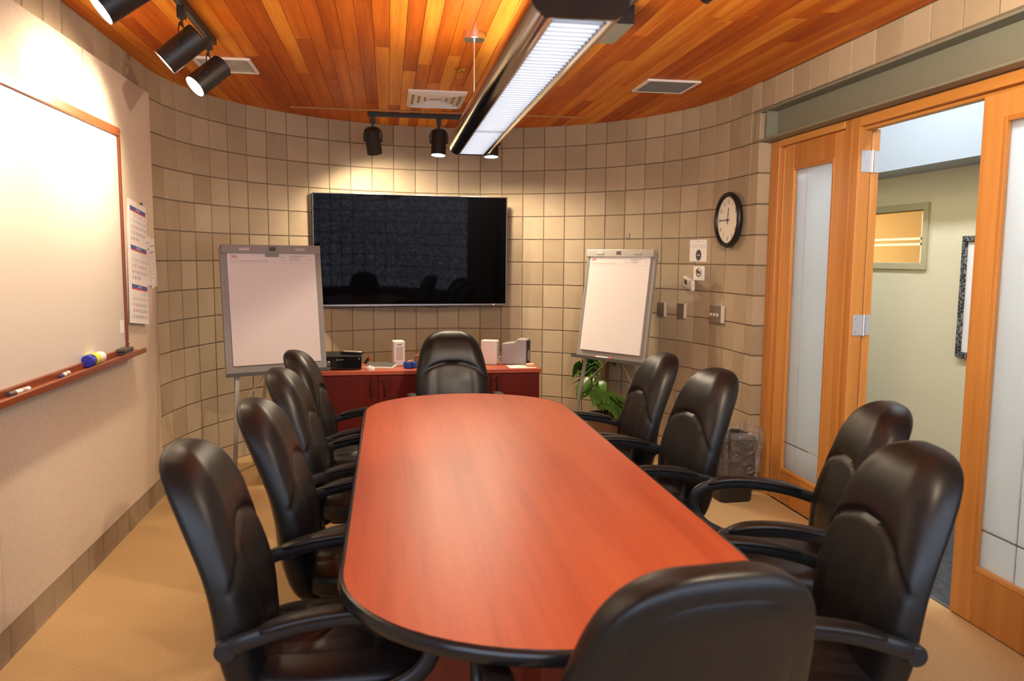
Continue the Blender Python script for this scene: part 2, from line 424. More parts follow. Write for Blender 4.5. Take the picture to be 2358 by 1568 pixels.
# right wall: block end beside the doors, course above the beam, plain block beyond the doors
WEND = 4.93
wall_right = MB().box((XR+REC, WEND+.007, -.02), (XR+TH, CY, ZC+.06)).box((XR+REC, 2.03, 2.55), (XR+TH, WEND, ZC+.06)).box((XR+REC, CY2, -.02), (XR+TH, 2.028, ZC+.06)).build('wall_right', m_mortar)
tag(wall_right, 'straight concrete block wall around the wooden doors', 'wall', kind='structure')
wbl = (CY-WEND)/2 
for k, (lo, hi) in enumerate(rows):
    h = hi-lo-.0075
    me1 = block_mesh(.165, h)
    inst(me1, 'block', wall_right, (XR, CY-.085, (lo+hi)/2), (0,0,-PI/2))
    # end block that turns the corner into the door reveal
    m = MB().box((XR, WEND, lo+.0045), (XR+.12, WEND+.115, hi-.0045)).build('block', m_block, wall_right, bevel=.004, seg=1)
me_t2 = block_mesh(.1955, .170)
y = WEND - .1
while y > 2.1:
    inst(me_t2, 'block', wall_right, (XR, y, 2.556+.088), (0,0,-PI/2)); y -= .2032
st = MB()
for k, (lo, hi) in enumerate(rows):
    y = 1.925
    while y > CY2:
        st.T = Matrix.Translation((XR, y, (lo+hi)/2)) @ Matrix.Rotation(-PI/2, 4, 'Z'); st.add(*block_geo(.1955, hi-lo-.0075)); y -= .2032
st.T = None
st.build('block_course', m_block, wall_right)['kind'] = 'stuff'

# glass-block end of the room (behind the camera, seen in the television)
wall_front = curved_backing(CY2, PI, 2*PI, 48, R+.035, R+TH, -.02, ZC+.06).build('wall_front', m_mortar, smooth=30)
tag(wall_front, 'rounded glass block wall at the near end of the room', 'wall', kind='structure')
w1 = thing('window_1', 'daylit glass block window at the near end of the room', 'window', kind='structure')
gb = MB(); a = .094; gb.add([(-a,.03,-a),(a,.03,-a),(a,.03,a),(-a,.03,a),(-a,.012,-a),(a,.012,-a),(a,.012,a),(-a,.012,a),(-a+.02,0,-a+.02),(a-.02,0,-a+.02),(a-.02,0,a-.02),(-a+.02,0,a-.02)],
       [(3,2,1,0)] + [(k,(k+1)%4,4+(k+1)%4,4+k) for k in range(4)] + [(4+k,4+(k+1)%4,8+(k+1)%4,8+k) for k in range(4)] + [(8,9,10,11)])
gme = gb.mesh('glass_block'); gme.materials.append(m_daylight)
ncg = int(PI*R/.2032)
for j in range(1, ncg-1):
    th = PI + (j+.5)*PI/ncg
    for k in range(9):
        inst(gme, 'glass_block', w1, (CX+R*math.cos(th), CY2+R*math.sin(th), .72+.2032*k), (0,0,th-PI/2))

# ------------------------------------------------------------------ left wall fittings
PX = XL + .03
for i, (ya, yb, lab) in enumerate(((4.155, 5.215, 'beige fabric tack panel nearest the curved block wall, behind the calendar'),
                                   (3.095, 4.152, 'beige fabric tack panel behind the right half of the whiteboard'),
                                   (2.035, 3.092, 'beige fabric tack panel behind the left half of the whiteboard'),
                                   (.975, 2.032, 'beige fabric tack panel left of the whiteboard, nearest the camera'))):
    o = MB().box((XL, ya, .165), (PX, yb, 2.566)).build('tack_panel', m_panel, bevel=.004)
    tag(o, lab, 'wall panel', 'fabric panels on the left wall')

WB0, WB1, WZ0, WZ1 = 2.15, 4.575, 1.05, 2.255
wb = thing('whiteboard', 'large whiteboard with a cherry wood frame on the left wall', 'whiteboard', (PX, 0, 0))
box('writing_surface', (.001, WB0+.02, WZ0+.02), (.012, WB1-.02, WZ1-.02), m_wb, wb)
m_framez = wood('cherry_frame_upright', (.12,.025,.008), (.19,.045,.015), (.27,.08,.028), rough=.3, along='z', sc=.9, contrast=.1)
box('frame_rail', (0, WB0, WZ1-.045), (.024, WB1, WZ1), m_frame, wb, .004)
box('frame_rail', (0, WB0, WZ0-.005), (.024, WB1, WZ0+.024), m_frame, wb, .004)
for ya in (WB0, WB1-.024): box('frame_stile', (0, ya, WZ0+.024), (.024, ya+.024, WZ1-.045), m_framez, wb, .004)
tr = MB().box((0, WB0-.02, WZ0-.022), (.075, WB1+.105, WZ0-.004)).box((.066, WB0-.02, WZ0-.022), (.082, WB1+.105, WZ0+.006)).build('marker_tray', m_frame, wb, bevel=.003)
MB().tube((.024, WB1-.012, WZ1-.02), (.027, WB1-.012, WZ1-.02), .006, n=10).build('screw', m_brass, wb)
MB().tube((.024, WB1-.012, WZ0+.05), (.027, WB1-.012, WZ0+.05), .006, n=10).build('screw', m_brass, wb)
box('sticker', (.012, 4.475, 1.155), (.0128, 4.535, 1.225), m_paper, wb)

TX, TZ = PX+.043, WZ0-.004
er = thing('board_eraser', 'black felt eraser at the right end of the marker tray', 'eraser', (TX, 4.44, TZ))
box('felt_pad', (-.026, -.066, 0), (.022, .066, .016), m_dgray, er, .004); box('grip', (-.026, -.07, .016), (.024, .07, .036), mat('eraser_grip', (.07,.06,.05), .6), er, .006)
bo = thing('wipe_bottle', 'white bottle with lime label and blue cap lying on the marker tray', 'bottle', (TX-.005, 3.96, TZ))
rb = .031
MB().tube((0,.055,rb), (0,.135,rb), rb-.001, rb-.003, 24).build('bottle_body', m_white, bo, smooth=40, bevel=.004)
MB().tube((0,.0,rb), (0,.055,rb), rb, rb, 24).build('label_band', m_lime, bo, smooth=40)
MB().tube((0,-.045,rb), (0,0,rb), rb-.002, rb-.001, 24).build('cap', m_blue, bo, smooth=40, bevel=.004)
def marker(name, label, y0, rz, capm):
    t = thing(name, label, 'marker', (TX, y0, TZ), rz)
    MB().tube((0,-.02,.0095), (0,.075,.0095), .0092, n=14).build('barrel', m_white, t, smooth=40)
    MB().tube((0,-.062,.0095), (0,-.02,.0095), .0085, .0095, n=14).build('cap', capm, t, smooth=40)
    MB().tube((0,.02,.0095), (0,.05,.0095), .0095, n=14).build('label_band', m_greyp, t, smooth=40)
marker('dry_erase_marker', 'white marker with a dark violet cap beside the lying bottle', 3.63, .12, mat('violet_cap', (.03,.02,.09), .4))
marker('dry_erase_marker', 'white marker with a grey band nearest the left edge of the tray', 3.20, -.1, m_dgray)

# calendar (three months) and the sheets pinned next to it
cal = thing('wall_calendar', 'three month wall calendar with blue headers pinned beside the whiteboard', 'calendar', (PX+.004, 4.835, 1.53))
cal.rotation_euler = (math.radians(-6.5), math.radians(-1.2), 0)
CW, CH = .315, .70
MBc = MB(); 
for k in range(3): MBc.box((.004*k, -CW/2+.002*k, -CH/2), (.004*k+.003, CW/2+.001*k, CH/2-.0))
MBc.build('page', m_paper, cal)
months = (('JANUARY', 1, 31, ()), ('FEBRUARY', 4, 28, (19,)), ('MARCH', 4, 31, (30,)))
TC_ = Matrix.Translation((.0127, 0, 0)) @ Matrix(((0,0,1,0),(1,0,0,0),(0,1,0,0),(0,0,0,1)))
for i, (nm, st0, nd, hl) in enumerate(months):
    zt = CH/2 - .035 - i*.222
    h_ = box('month_header', (.0115, -CW/2+.02, zt-.022), (.0122, CW/2-.015, zt), m_bluep, cal); box('header_stripe', (.0115, -CW/2+.02, zt-.028), (.0122, CW/2-.015, zt-.022), m_redp, h_)
    wt = MB(); tx = MB(); hol = MB(); wt.T = tx.T = hol.T = TC_
    text(wt, nm, 0, zt-.018, .019, align='c')
    for dday in range(1, nd+1):
        q = st0 + dday - 1; cc = q % 7; rr_ = q // 7
        text(hol if (cc == 0 or dday in hl) else tx, str(dday), -CW/2+.04+cc*.0395, zt-.055-rr_*.034, .024, align='c')
    wt.T = tx.T = hol.T = None
    wt.build('header_lettering', m_paper, h_, fix=False)['kind'] = 'stuff'; tx.build('date_numbers', m_bluep, cal, fix=False)['kind'] = 'stuff'; hol.build('holiday_numbers', m_redp, cal, fix=False)['kind'] = 'stuff'
MB().tube((0,.0,CH/2-.004), (.022,.0,CH/2-.004), .008, .006, 12).build('push_pin', mat('yellow_pin', (.75,.48,.03), .3), cal)
MB().tube((0,.06,CH/2+.004), (.022,.06,CH/2+.004), .008, .006, 12).build('push_pin', m_bluep, cal)
for (y0, z0, rx, w, lab, dx) in ((5.065, 1.545, -.06, .11, 'narrow printed sheet pinned partly behind the calendar', .002), (5.145, 1.53, .10, .12, 'narrow printed sheet pinned nearest the block wall', .004)):
    s = thing('pinned_sheet', lab, 'paper', (PX+dx, y0, z0)); s.rotation_euler = (rx, 0, 0)
    box('sheet', (0, -w/2, -.15), (.0015, w/2, .145), m_paper, s)
    ln = MB().box((.0015, -w/2+.012, .10), (.002, w/2-.015, .108)).box((.0015, -w/2+.012, .062), (.002, w/2-.03, .072))
    for k in range(7): ln.box((.0015, -w/2+.02, .04-.022*k), (.0019, w/2-.03-.01*(k%3), .042-.022*k))
    ln.build('print', m_greyp, s)

# ------------------------------------------------------------------ steel beam over the doors
beam = thing('steel_beam', 'grey green painted steel channel beam above the wooden doors', 'beam', kind='structure')
BZ0, BZ1, WEB = 2.348, 2.548, XR+.085
MB().box((WEB, 2.03, BZ0), (WEB+.02, 5.0, BZ1)).build('web', m_steel, beam)
for za in (BZ0, BZ1-.013): box('flange', (XR-.004, 2.03, za), (WEB, 5.0, za+.013), m_steel, beam, .002)
box('end_plate', (XR-.002, 4.985, BZ0+.013), (WEB, 5.0, BZ1-.013), m_steel, beam)
box('stiffener', (XR+.012, 4.86, BZ0+.013), (WEB, 4.875, BZ1-.013), m_steel, beam)
MB().box((XR+.03, 4.875, BZ0+.013), (XR+.075, 4.93, BZ1-.03)).build('splice_block', m_steel, beam)

# ------------------------------------------------------------------ door frame, sidelight, leaves
XF, XB = 2.50, 2.575
fr = thing('trim_1', 'orange fir door frame with a mullion under the steel beam', 'door frame', kind='structure')
JZ = 2.292
MB().box((XF, 4.81, 0), (XB, 4.925, 2.346)).build('jamb', m_door, fr, bevel=.004)
MB().box((XF+.022, 4.775, 0), (XB, 4.81, JZ)).build('stop', m_door, fr, bevel=.003)
MB().box((XF, 4.005, 0), (XB, 4.075, 2.346)).build('mullion', m_door, fr, bevel=.004)
MB().box((XF, 3.935, 0), (XB, 4.002, 2.346)).build('hinge_jamb', m_door, fr, bevel=.004)
MB().box((XF-.002, 2.03, JZ), (XB, 3.935, 2.346)).build('head', m_doorh, fr, bevel=.004)
MB().box((XF-.002, 4.075, JZ+.012), (XB, 4.81, 2.346)).build('head', m_doorh, fr, bevel=.004)
MB().box((XF, 2.03, 0), (XB, 2.135, JZ)).build('jamb', m_door, fr, bevel=.004)
MB().box((XF+.03, 2.136, JZ-.018), (XB, 3.934, JZ)).build('stop', m_doorh, fr, bevel=.003)

def glazed_door(root, x0, x1, ya, yb, z0, z1, ga, gb, gz0, gz1, lv, lh, inv=None):
    """door slab between ya<yb with a frosted pane between ga<gb; lv = Y of the clear vertical line, lh = Z of the horizontal one"""
    box('stile', (x0, ya, z0), (x1, ga, z1), m_door, root, .003); box('stile', (x0, gb, z0), (x1, yb, z1), m_door, root, .003)
    box('top_rail', (x0, ga, gz1), (x1, gb, z1), m_door, root, .003); box('bottom_rail', (x0, ga, z0), (x1, gb, gz0), m_door, root, .003)
    xm = (x0+x1)/2; b = .022
    for (xa, xb) in ((x0-.004, xm-.004), (xm+.004, x1+.004)):
        g = .5*(xa+xb)
        MB().box((xa, ga-.006, gz0-.006), (xb, ga+b-.006, gz1+.006)).build('glazing_bead', m_door, root, bevel=.004)
        MB().box((xa, gb-b+.006, gz0-.006), (xb, gb+.006, gz1+.006)).build('glazing_bead', m_door, root, bevel=.004)
        MB().box((xa, ga+b-.006, gz0-.006), (xb, gb-b+.006, gz0+b-.006)).build('glazing_bead', m_doorh, root, bevel=.004)
        MB().box((xa, ga+b-.006, gz1-b+.006), (xb, gb-b+.006, gz1+.006)).build('glazing_bead', m_doorh, root, bevel=.004)
    w = .005
    ys = [ga, lv-w, lv+w, gb]; zs = [gz0, lh-w, lh+w, gz1]
    for i in (0, 2):
        for j in (0, 2): box('frosted_pane', (xm-.003, ys[i], zs[j]), (xm+.003, ys[i+1], zs[j+1]), m_frost, root)
    MB().box((xm-.003, lv-w, gz0), (xm+.003, lv+w, gz1)).build('clear_line', m_clear, root)
    MB().box((xm-.003, ga, lh-w), (xm+.003, lv-w, lh+w)).box((xm-.003, lv+w, lh-w), (xm+.003, gb, lh+w)).build('clear_line', m_clear, root)
d1 = thing('door_1', 'narrow fixed wooden sidelight with frosted glass left of the doorway', 'door', kind='structure')
glazed_door(d1, XF+.025, XF+.068, 4.077, 4.775, .004, JZ+.011, 4.205, 4.665, .215, 2.155, 4.53, .40)
d3 = thing('door_3', 'closed wooden door leaf with frosted glass at the right edge', 'door', kind='structure')
glazed_door(d3, XF+.004, XF+.049, 2.138, 3.05, .006, JZ-.02, 2.30, 2.925, .25, 2.165, 2.725, .425)
d2 = thing('door_2', 'open wooden door leaf swung back into the hallway', 'door', (XB+.012, 3.952, 0), 0, kind='structure')
d2.rotation_euler = (0, 0, math.radians(-7))
glazed_door(d2, 0, .045, .0, .80, .006, JZ-.006, .11, .69, .25, 2.165, .55, .425)
for zc in (2.11, 1.225, .25):
    h = MB(); h.box((XB-.058, 3.931, zc-.057), (XB, 3.9355, zc+.057)); hl = h.build('hinge_leaf', m_hinge, fr)
    sc_ = MB()
    for dz in (-.036, 0, .036): sc_.tube((XB-.042+.012*(dz == 0), 3.931, zc+dz), (XB-.042+.012*(dz == 0), 3.929, zc+dz), .004, n=8)
    sc_.build('screw', m_nickel, hl)
    MB().tube((XB+.006, 3.929, zc-.06), (XB+.006, 3.929, zc+.06), .007, n=12).build('hinge_pin', m_nickel, fr)
    MB().box((.002, -.004, zc-.057), (.043, -.0005, zc+.057)).build('hinge_leaf', m_hinge, d2)

# ------------------------------------------------------------------ hallway beyond the doors
HX, HZ = 4.20, 3.15
tag(box('floor_hallway', (2.52, -.6, -.08), (HX+.1, 9., -.002), m_hallcarpet), 'dark slate carpet of the hallway outside the doors', 'floor', kind='structure')
tag(box('trim_2', (2.512, 3.06, -.001), (2.53, 3.93, .004), m_dgray), 'thin dark carpet threshold strip in the doorway', 'threshold', kind='structure')
WY0, WY1, WZa, WZb = 5.66, 6.90, 1.565, 1.985
hw = MB().box((HX, -.6, 0), (HX+.12, WY0, HZ)).box((HX, WY1, 0), (HX+.12, 9., HZ)).box((HX, WY0, 0), (HX+.12, WY1, WZa)).box((HX, WY0, WZb), (HX+.12, WY1, HZ)).build('wall_hallway', m_hallwall)
tag(hw, 'pale olive painted wall on the far side of the hallway', 'wall', kind='structure')
tag(MB().box((2.62, -.6, 0), (2.66, 2.03, HZ)).box((2.62, 4.93, 0), (2.66, 9., HZ)).box((2.62, 2.03, 2.346), (2.66, 4.93, HZ)).build('wall_hallway_near', m_hallwall), 'hallway side of the meeting room wall', 'wall', kind='structure')
tag(MB().box((2.62, -.7, 0), (HX+.12, -.6, HZ)).box((2.62, 9., 0), (HX+.12, 9.1, HZ)).build('wall_hallway_end', m_hallwall), 'end walls of the hallway', 'wall', kind='structure')
tag(box('ceiling_hallway', (2.62, -.7, HZ), (HX+.12, 9.1, HZ+.08), m_soffit), 'white hallway ceiling', 'ceiling', kind='structure')
tag(MB().box((3.86, -.6, 2.275), (HX, 9., HZ)).build('soffit_hallway', m_soffit), 'bluish white dropped soffit along the hallway wall', 'soffit', kind='structure')
tag(box('baseboard_hallway', (HX-.014, -.6, 0), (HX, 9., .095), m_halltrim, bevel=.004), 'tan baseboard along the hallway wall', 'baseboard', kind='structure')
for ya in (.4, 2.6, 4.8, 7.0):
    hl = thing('ceiling_light', ('first','second','third','last')[int((ya-.4)/2.2+.5)] + ' linear light on the hallway ceiling counted from the near end', 'ceiling light', (3.2, ya, HZ), group='hallway ceiling lights')
    box('housing', (-.10, -.75, -.03), (.10, .75, 0), m_wmetal, hl, .004); box('diffuser', (-.08, -.73, -.04), (.08, .73, -.03), m_halllamp, hl)
wi = thing('window_2', 'interior window with tan frame looking into a warm lit office', 'window', (HX, 0, 0), kind='structure')
fwid = .055
for (ya, yb, za, zb) in ((WY0-fwid, WY1+fwid, WZb, WZb+fwid), (WY0-fwid, WY1+fwid, WZa-fwid, WZa), (WY0-fwid, WY0, WZa, WZb), (WY1, WY1+fwid, WZa, WZb)):
    box('window_frame', (-.022, ya, za), (.06, yb, zb), m_halltrim, wi, .004)
box('pane', (.05, WY0, WZa), (.056, WY1, WZb), m_clear, wi)
fs = MB().box((.048, WY0, WZa+.14), (.0495, WY1, WZa+.16)).box((.048, WY0, WZa+.185), (.0495, WY1, WZa+.205)).box((.048, WY0+.085, WZa), (.0495, WY0+.105, WZb))
fs.build('frosted_band', m_frost, wi)
of = thing('wall_office', 'warm lit office room behind the interior window', 'wall', kind='structure')
OX = HX+.12
box('floor', (OX, 4.8, .0), (OX+2.6, 9., .02), m_carpet, of); box('ceiling', (OX, 4.8, 2.45), (OX+2.6, 9., 2.5), m_office, of)
box('wall', (OX+2.5, 4.8, 0), (OX+2.6, 9., 2.5), m_office, of); box('wall', (OX, 4.7, 0), (OX+2.6, 4.8, 2.5), m_office, of); box('wall', (OX, 9., 0), (OX+2.6, 9.1, 2.5), m_office, of)
box('picture_rail', (OX+2.47, 4.8, 2.02), (OX+2.5, 9., 2.06), m_officewood, of)
box('door_casing', (OX+2.46, 8.45, 0), (OX+2.5, 9., 1.97), m_officewood, of); box('cabinet', (OX+2.1, 7.9, .02), (OX+2.5, 8.4, 1.9), m_officewood, of, .005)
box('ceiling_lamp', (OX+1.0, 5.6, 2.42), (OX+1.5, 8., 2.45), m_offlamp, of)
pf = thing('picture_frame', 'framed picture with black carved frame on the hallway wall', 'picture', (HX, 0, 0))
PY0, PY1, PZ0, PZ1 = 4.52, 5.205, .87, 1.765
box('mat_board', (-.012, PY0+.03, PZ0+.03), (-.004, PY1-.03, PZ1-.03), m_paper, pf)
box('print', (-.014, PY0+.12, PZ0+.12), (-.012, PY1-.12, PZ1-.12), mat('grey_print_art', (.35,.36,.34), .7), pf)
m_carv = mat('carved_frame', (.03,.03,.032), .4); t = NT(m_carv); n = t.noise(t.pos((1,1,1)), 60., 2.); t.l(t.ramp(n, [(.45, (.012,.012,.013)), (.62, (.22,.22,.23))]), t.b.inputs['Base Color']); t.bump(n, .8, .01)
for (ya, yb, za, zb) in ((PY0, PY1, PZ1-.045, PZ1), (PY0, PY1, PZ0, PZ0+.045), (PY0, PY0+.045, PZ0+.045, PZ1-.045), (PY1-.045, PY1, PZ0+.045, PZ1-.045)):
    box('frame_bar', (-.03, ya, za), (0, yb, zb), m_carv, pf, .006)

# ------------------------------------------------------------------ ceiling fittings
def grille(name, label, x0, x1, y0, y1, nsl, axis, slat_m, dark):
    t = thing(name, label, 'vent', ((x0+x1)/2, (y0+y1)/2, ZC)); a, b = (x1-x0)/2, (y1-y0)/2; w = .022
    box('backing', (-a+w, -b+w, -.004), (a-w, b-w, -.002), dark, t)
    for (xa, xb, ya, yb) in ((-a, a, b-w, b), (-a, a, -b, -b+w), (-a, -a+w, -b+w, b-w), (a-w, a, -b+w, b-w)):
        box('frame_bar', (xa, ya, -.014), (xb, yb, 0), m_wmetal, t, .003)
    if axis == 'x':
        me = MB().box((-(a-w), -.0022, -.012), (a-w, .0022, -.004)).mesh('slat'); me.materials.append(slat_m)
        for k in range(nsl): inst(me, 'slat', t, (0, -b+w+(k+.5)*(2*b-2*w)/nsl, 0), (.5,0,0))
    else:
        me = MB().box((-.0022, -(b-w), -.012), (.0022, b-w, -.004)).mesh('slat'); me.materials.append(slat_m)
        for k in range(nsl): inst(me, 'slat', t, (-a+w+(k+.5)*(2*a-2*w)/nsl, 0, 0), (0,.5,0))
    return t
grille('ceiling_grille', 'white slotted ceiling grille behind the left track spotlights', -1.125, -.79, 4.92, 5.28, 22, 'y', m_wmetal, m_dgray)
grille('ceiling_grille', 'return air grille with grey mesh right of the pendant light', 1.665, 2.025, 4.975, 5.33, 40, 'x', mat('grille_grey', (.16,.15,.13), .6), m_dgray)
df = thing('ceiling_diffuser', 'white stepped ceiling air diffuser in front of the television', 'vent', (.355, 5.87, ZC))
a, b = .205, .275
for k in range(4):
    s0 = 1-.22*k; s1 = s0-.13; z1 = -.022+.004*k
    A, B = a*s0, b*s0; A1, B1 = a*s1, b*s1
    m = MB()
    vs = [(-A,-B,0),(A,-B,0),(A,B,0),(-A,B,0),(-A,-B,z1*.55),(A,-B,z1*.55),(A,B,z1*.55),(-A,B,z1*.55),(-A1,-B1,z1-.006),(A1,-B1,z1-.006),(A1,B1,z1-.006),(-A1,B1,z1-.006),(-A1,-B1,0),(A1,-B1,0),(A1,B1,0),(-A1,B1,0)]
    fs_ = []
    for q in range(3): fs_ += [(4*q+j, 4*q+(j+1)%4, 4*q+4+(j+1)%4, 4*q+4+j) for j in range(4)]
    m.add(vs, fs_).build('diffuser_cone', m_wmetal, df)
box('back_plate', (-a*.9, -b*.9, -.003), (a*.9, b*.9, -.001), m_greyp, df)
sp = thing('fire_sprinkler', 'small brass sprinkler head in the ceiling beside the pendant stem', 'sprinkler', (.446, 4.95, ZC))
MB().lathe([(.034,0),(.036,-.003),(.02,-.010),(.008,-.012)]).build('escutcheon', m_brass, sp, smooth=40)
MB().tube((0,0,-.01), (0,0,-.03), .007).build('body', m_brass, sp, smooth=40)
MB().sweep(catmull([(-.002,0,-.028),(-.012,0,-.035),(-.012,0,-.045),(0,0,-.052),(.012,0,-.045),(.012,0,-.035),(.002,0,-.028)],4), .004, .004, n=6).build('frame', m_brass, sp, smooth=40)
MB().lathe([(.003,-.05),(.016,-.053),(.016,-.055),(.003,-.056)]).build('deflector', m_brass, sp)

# ------------------------------------------------------------------ pendant light
FXc, FY0, FY1, FZ = .452, 1.86, 4.33, 2.135
pl = thing('pendant_light', 'long chrome linear pendant light with white louvers over the table', 'pendant light', (FXc, 0, FZ))
HWd, HH = .118, .115
prof = []
def rr(cx, cz, r, a0, a1, n=10): return [(cx+r*math.cos(a0+(a1-a0)*k/n), cz+r*math.sin(a0+(a1-a0)*k/n)) for k in range(n+1)]
outer = rr(HWd-.05, .05, .05, -PI/2, 0) + rr(HWd-.05, HH-.05, .05, 0, PI/2) + rr(-HWd+.05, HH-.05, .05, PI/2, PI) + rr(-HWd+.05, .05, .05, PI, 1.5*PI)
m = MB(); n = len(outer)
vs = [(x, FY0, z) for x, z in outer] + [(x, FY1, z) for x, z in outer]
fs_ = [(k, k+1, n+k+1, n+k) for k in range(n-1)]
# return lips at the bottom opening
m.add(vs, fs_); m.build('housing', m_chrome, pl, smooth=50)
LW = .064
for s in (-1, 1):
    xa, xb = sorted((s*(HWd-.05), s*LW)); box('side_rail', (xa, FY0, -.002), (xb, FY1, .006), m_nickel, pl)
    xa, xb = sorted((s*LW, s*(LW+.002))); box('reflector', (xa, FY0+.01, .0), (xb, FY1-.01, .036), m_wmetal, pl)
for ya, yb in ((FY0-.012, FY0), (FY1, FY1+.012)):
    m = MB(); m.add([(x, ya, z) for x, z in outer] + [(x, yb, z) for x, z in outer], [tuple(range(n)), tuple(reversed(range(n, 2*n)))] + [(k, (k+1) % n, n+(k+1) % n, n+k) for k in range(n)])
    m.build('end_cap', m_glossblack, pl, smooth=50)
box('diffuser', (-LW, FY0+.01, .034), (LW, FY1-.01, .04), m_tube, pl)
YD = FY1 - .80
box('divider', (-LW, YD-.006, -.001), (LW, YD+.006, .032), m_nickel, pl)
bl = MB().add([(-LW,-.0026,.0),(LW,-.0026,.0),(LW,.0026,.0),(-LW,.0026,.0),(-LW,-.0012,.024),(LW,-.0012,.024),(LW,.0012,.024),(-LW,.0012,.024)],
              [(0,3,2,1),(4,5,6,7),(0,1,5,4),(1,2,6,5),(2,3,7,6),(3,0,4,7)]).mesh('louver_blade'); bl.materials.append(m_louver); bl.materials.append(m_louvedge)
for p_ in bl.polygons:
    if abs(p_.center.z) < 1e-4: p_.material_index = 1
box('added_fill_strip', (-.06, FY0+.06, HH+.0005), (.06, FY1-.06, HH+.003), m_fill_strip, pl)  # unseen glowing strip, added to brighten the ceiling and upper walls
y = FY0+.03
while y < FY1-.02:
    if abs(y-YD) > .012: inst(bl, 'louver_blade', pl, (0, y, 0))
    y += .0365
for ys in (4.165, 2.1):
    MB().tube((0, ys, HH), (0, ys, ZC-FZ-.02), .0055, n=12).build('stem', m_nickel, pl, smooth=40)
    MB().lathe([(.0,-.0362),(.052,-.036),(.055,-.033),(.055,0)], 28, (0, ys, ZC-FZ)).build('canopy', m_nickel, pl, smooth=40)

# ------------------------------------------------------------------ track lights
def spot_light(name, parent, loc, d, power, angle, blend, size=.045):
    ld = bpy.data.lights.new(name, 'SPOT'); ld.energy = power; ld.color = WARM; ld.spot_size = math.radians(angle); ld.spot_blend = blend; ld.shadow_soft_size = size
    o = bpy.data.objects.new(name, ld); C.objects.link(o); o.parent = parent; o.location = loc
    o.rotation_euler = Vector(d).to_track_quat('-Z', 'Y').to_euler()
def head(label, mount, aim, drop, power, angle, blend, yoke_axis='x', group=None, on=True, can_off=0.):
    """mount = point under the track; aim = direction of the beam; drop = distance from the track to the pivot"""
    t = thing('track_spotlight', label, 'spotlight', mount, 0, group)
    box('adapter', (-.018,-.018,-.055), (.018,.018,0), m_black, t, .003)
    r = .060; pz = -drop; e = (1,0,0) if yoke_axis == 'x' else (0,1,0); ev = Vector(e)
    pts = [ev*(-r-.008)+Vector((0,0,pz)), ev*(-r-.008)+Vector((0,0,pz+.055)), ev*(-r*.8)+Vector((0,0,pz+.092)), ev*(-r*.3)+Vector((0,0,pz+.103)), ev*(r*.3)+Vector((0,0,pz+.103)), ev*(r*.8)+Vector((0,0,pz+.092)), ev*(r+.008)+Vector((0,0,pz+.055)), ev*(r+.008)+Vector((0,0,pz))]
    side = Vector((0,1,0)) if yoke_axis == 'x' else Vector((1,0,0))
    MB().sweep(catmull(pts, 5), .018, .004, upv=side.cross(Vector((0,0,1))) if False else (0,0,1) if False else side, n=4, e=8).build('yoke', m_black, t, smooth=40)
    MB().tube((0,0,-.05), (0,0,pz+.10), .006, n=8).build('swivel', m_black, t)
    d = Vector(aim).normalized(); L = .20; pv = Vector((0,0,pz)) + d*can_off
    p_back = pv - d*(L*.48); p_front = pv + d*(L*.52)
    c = bpy.data.objects.new('shade', None)
    m = MB(); q = d.to_track_quat('-Z', 'Y').to_matrix().to_4x4()
    m.T = Matrix.Translation(pv) @ q
    m.lathe([(0.,L*.48),(r-.006,L*.48),(r,L*.48-.006),(r,-L*.52),(r-.003,-L*.52),(r-.004,-L*.52+.05)], 32)
    m.T = None; can = m.build('shade', m_black, t, smooth=40)
    m = MB(); m.T = Matrix.Translation(pv) @ q; m.lathe([(0.,-L*.52+.004),(r-.005,-L*.52+.004),(r-.005,-L*.52+.012)], 28); m.T = None
    m.build('lens', m_lamp_warm if on else m_dgray, can, smooth=40)
    if on: spot_light('lamp', t, pv + d*(L*.52+.012), d, power, angle, blend)
    for sgn in (-1, 1): MB().tube(ev*(sgn*(r-.002))+Vector((0,0,pz)), ev*(sgn*(r+.016))+Vector((0,0,pz)), .008, n=10).build('knob', m_black, t)
def track(label, lo, hi, extra=None):
    t = thing('lighting_track', label, 'track', (lo[0], lo[1], ZC))
    MB().box((0,0,-.034), (hi[0]-lo[0], hi[1]-lo[1], 0)).build('rail', m_black, t, bevel=.003)
    MB().box((.008,.008,-.0345), (hi[0]-lo[0]-.008, hi[1]-lo[1]-.008, -.0338)).build('slot', m_dgray, t)
    return t
TZc = ZC-.034
track('short black ceiling track in front of the television', (-.15, 6.51), (.98, 6.545))
gB = 'spotlights on the track by the television'
head('black track spotlight tilted towards the television, leftmost on the back track', (-.11, 6.53, TZc), (.12, .38, -.9), .19, P_BACK, 150, .6, 'x', gB)
head('lit black track spotlight left of the pendant end on the back track', (.42, 6.53, TZc), (-.06, -.13, -1), .19, P_BACK, 168, .5, 'x', gB)
head('lit black track spotlight half hidden behind the pendant end', (.85, 6.53, TZc), (.0, -.10, -1), .19, P_BACK, 168, .5, 'x', gB)
track('black ceiling track along the whiteboard wall', (-.93, 1.6), (-.895, 4.53))
gL = 'spotlights on the whiteboard track'
head('lit black spotlight farthest along the whiteboard track, near the grille', (-.912, 4.40, TZc), (-.62, -.42, -.66), .185, P_LEFT, 136, .75, 'y', gL)
head('lit black spotlight second from the far end of the whiteboard track', (-.912, 3.86, TZc), (-.74, -.10, -.66), .185, P_LEFT, 136, .75, 'y', gL)
head('lit black spotlight cut by the top edge above the whiteboard', (-.912, 3.06, TZc), (-.70, -.28, -.62), .20, P_LEFT, 136, .75, 'y', gL)
tr3 = track('black ceiling track right of the pendant light', (1.05, .5), (1.085, 3.9))
MB().box((-.03, 3.08, -.085), (.075, 3.42, -.0)).build('feed_box', m_black, tr3, bevel=.003)
